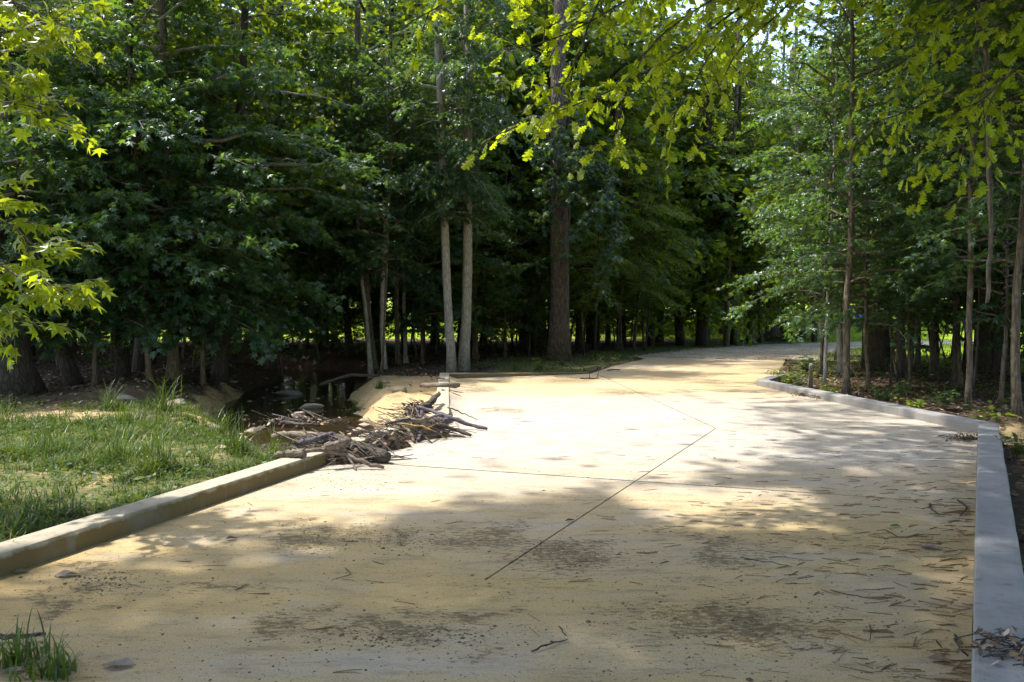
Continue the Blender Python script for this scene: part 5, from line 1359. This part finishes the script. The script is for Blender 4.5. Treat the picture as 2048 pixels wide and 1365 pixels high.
for k, (px, py, h, n, s, mt, sp, lab) in enumerate([
    (1080, 742, 0.55, 9, 0.13, 'fine', 0.3, 'light green leafy seedling just left of the pine foot'),
    (1030, 740, 0.3, 8, 0.10, 'fine', 0.4, 'low leafy weed left of the light green seedling'),
    (960, 738, 0.4, 10, 0.10, 'gum', 0.4, 'dark leafy weed at the foot of the twin trunks'),
    (1615, 750, 0.75, 7, 0.22, 'gum', 0.25, 'broad-leaved seedling on a stub at the inside of the gravel bend'),
    (1580, 762, 0.4, 16, 0.10, 'fine', 0.6, 'low green bush behind the far bend of the right kerb'),
    (1555, 757, 0.3, 14, 0.09, 'fine', 0.5, 'small weed bush at the end of the right kerb'),
    (1600, 770, 0.45, 14, 0.10, 'gum', 0.5, 'dark weed bush behind the right kerb'),
    (1760, 800, 0.4, 10, 0.12, 'gum', 0.5, 'scrubby weed right of the brown trunk behind the kerb'),
    (1800, 790, 0.5, 9, 0.12, 'gum', 0.4, 'scrubby weed in the shade under the right woods'),
    (1125, 728, 0.25, 8, 0.08, 'gum', 0.3, 'little weed against the pine foot'),
    (700, 778, 0.35, 12, 0.09, 'fine', 0.35, 'leafy weed overhanging the creek pool'),
    (610, 832, 0.25, 10, 0.08, 'fine', 0.3, 'green weed between stones at the creek edge'),
    (1655, 792, 0.4, 12, 0.10, 'fine', 0.4, 'low weed bush just left of the brown trunk behind the right kerb'),
    (1835, 818, 0.35, 12, 0.10, 'fine', 0.45, 'low weed bush close behind the middle of the right kerb'),
    (1890, 812, 0.45, 12, 0.12, 'gum', 0.4, 'dark weed bush left of the twisted trunk'),
    (1975, 838, 0.5, 12, 0.12, 'fine', 0.45, 'low green bush beside the sandy outlet at the right edge'),
    (2030, 905, 0.35, 12, 0.10, 'fine', 0.35, 'little weed bush behind the near right kerb'),
    (60, 745, 0.6, 16, 0.12, 'gum', 0.7, 'dark ferny weed beside the large edge trunk'),
]): seedling(px, py, h, n, s, OVAL, mt, lab, sp, 300 + k)
# hanging dead vine on the right
vg = Geo(); vp = [at(1968, -40, 9.0), at(1972, 120, 9.0), at(1976, 280, 9.0), at(1982, 420, 9.0), at(1980, 540, 9.0), at(1974, 606, 9.0)]
P = smooth_path(vp, 26, 0.008); tube(vg, P - P[0], np.linspace(0.03, 0.02, 26), 8, 0.08)
tag(link('hanging_limb', vg.mesh('hanging_limb', M['bark_brown']), loc=P[0]), 'broken reddish limb hanging straight down from the oak at the right', 'limb')
# pale curved vine beside the brown trunk
vg = Geo(); P = smooth_path([gp(1718, 790, 0.0), at(1718, 770, 18.0), at(1712, 748, 18.0), at(1700, 735, 18.1)], 14); tube(vg, P - P[0], np.linspace(0.012, 0.008, 14), 6, 0.05)
tag(link('dead_vine', vg.mesh('dead_vine', M['wood_pale']), loc=P[0]), 'pale curved dead vine at the foot of the brown trunk', 'vine')
# grey cut stub
vg = Geo(); P = smooth_path([gp(1621, 778, -0.1), at(1622, 730, dep(778))], 8); tube(vg, P - P[0], np.linspace(0.06, 0.045, 8), 10, 0.06)
tag(link('cut_stub', vg.mesh('cut_stub', M['bark_grey']), loc=P[0]), 'pale grey cut stub behind the right kerb', 'stump')
# heap of brush beside the far road
b = at(1560, 668, 54); b[2] = float(tz(b[0], b[1])); rr = np.random.default_rng(4); vg = Geo()
for _ in range(160):
    c_ = np.array([rr.normal(0, 1.1), rr.normal(0, 0.6), abs(rr.normal(0, 0.3))]); a_ = rr.uniform(0, 2 * PI); d_ = np.array([math.cos(a_), math.sin(a_), rr.normal(0, 0.3)]) * rr.uniform(0.4, 1.2)
    tube(vg, [c_ - d_ / 2, c_ + rr.normal(0, 0.06, 3), c_ + d_ / 2], [0.02, 0.02, 0.01], 4, 0, rr, cap=False)
tag(link('brush_heap', vg.mesh('brush_heap', M['wood_wet']), loc=b), 'heap of dead brush beside the far end of the gravel road', 'brush heap', kind='stuff')
# blue bin on the field
b = at(1724, 655, 62); b[2] = float(tz(b[0], b[1]))
root = empty('blue_bin', b)
g_ = Geo(); v = np.array([(-.30, -.33, .12), (.30, -.33, .12), (.30, .33, .12), (-.30, .33, .12), (-.38, -.42, 1.2), (.38, -.42, 1.2), (.38, .42, 1.2), (-.38, .42, 1.2)])
g_.add(v, [(0, 3, 2, 1), (0, 1, 5, 4), (1, 2, 6, 5), (2, 3, 7, 6), (3, 0, 4, 7)]); link('bin_body', g_.mesh('bin_body', M['blue'], smooth=False), root)
g_ = Geo(); v = np.array([(-.41, -.46, 1.2), (.41, -.46, 1.2), (.41, .46, 1.2), (-.41, .46, 1.2), (-.33, -.36, 1.32), (.33, -.36, 1.32), (.33, .36, 1.34), (-.33, .36, 1.34)])
g_.add(v, [(0, 3, 2, 1), (0, 1, 5, 4), (1, 2, 6, 5), (2, 3, 7, 6), (3, 0, 4, 7), (4, 5, 6, 7)]); link('lid', g_.mesh('lid', M['blue'], smooth=False), root)
for sx_ in (-0.33, 0.33):
    g_ = Geo(); tube(g_, [np.array([sx_ - 0.04, 0.33, 0.13]), np.array([sx_ + 0.04, 0.33, 0.13])], 0.13, 14); link('wheel', g_.mesh('wheel', M['black']), root)
tag(root, 'small blue plastic bin on the field seen between right trunks', 'bin')
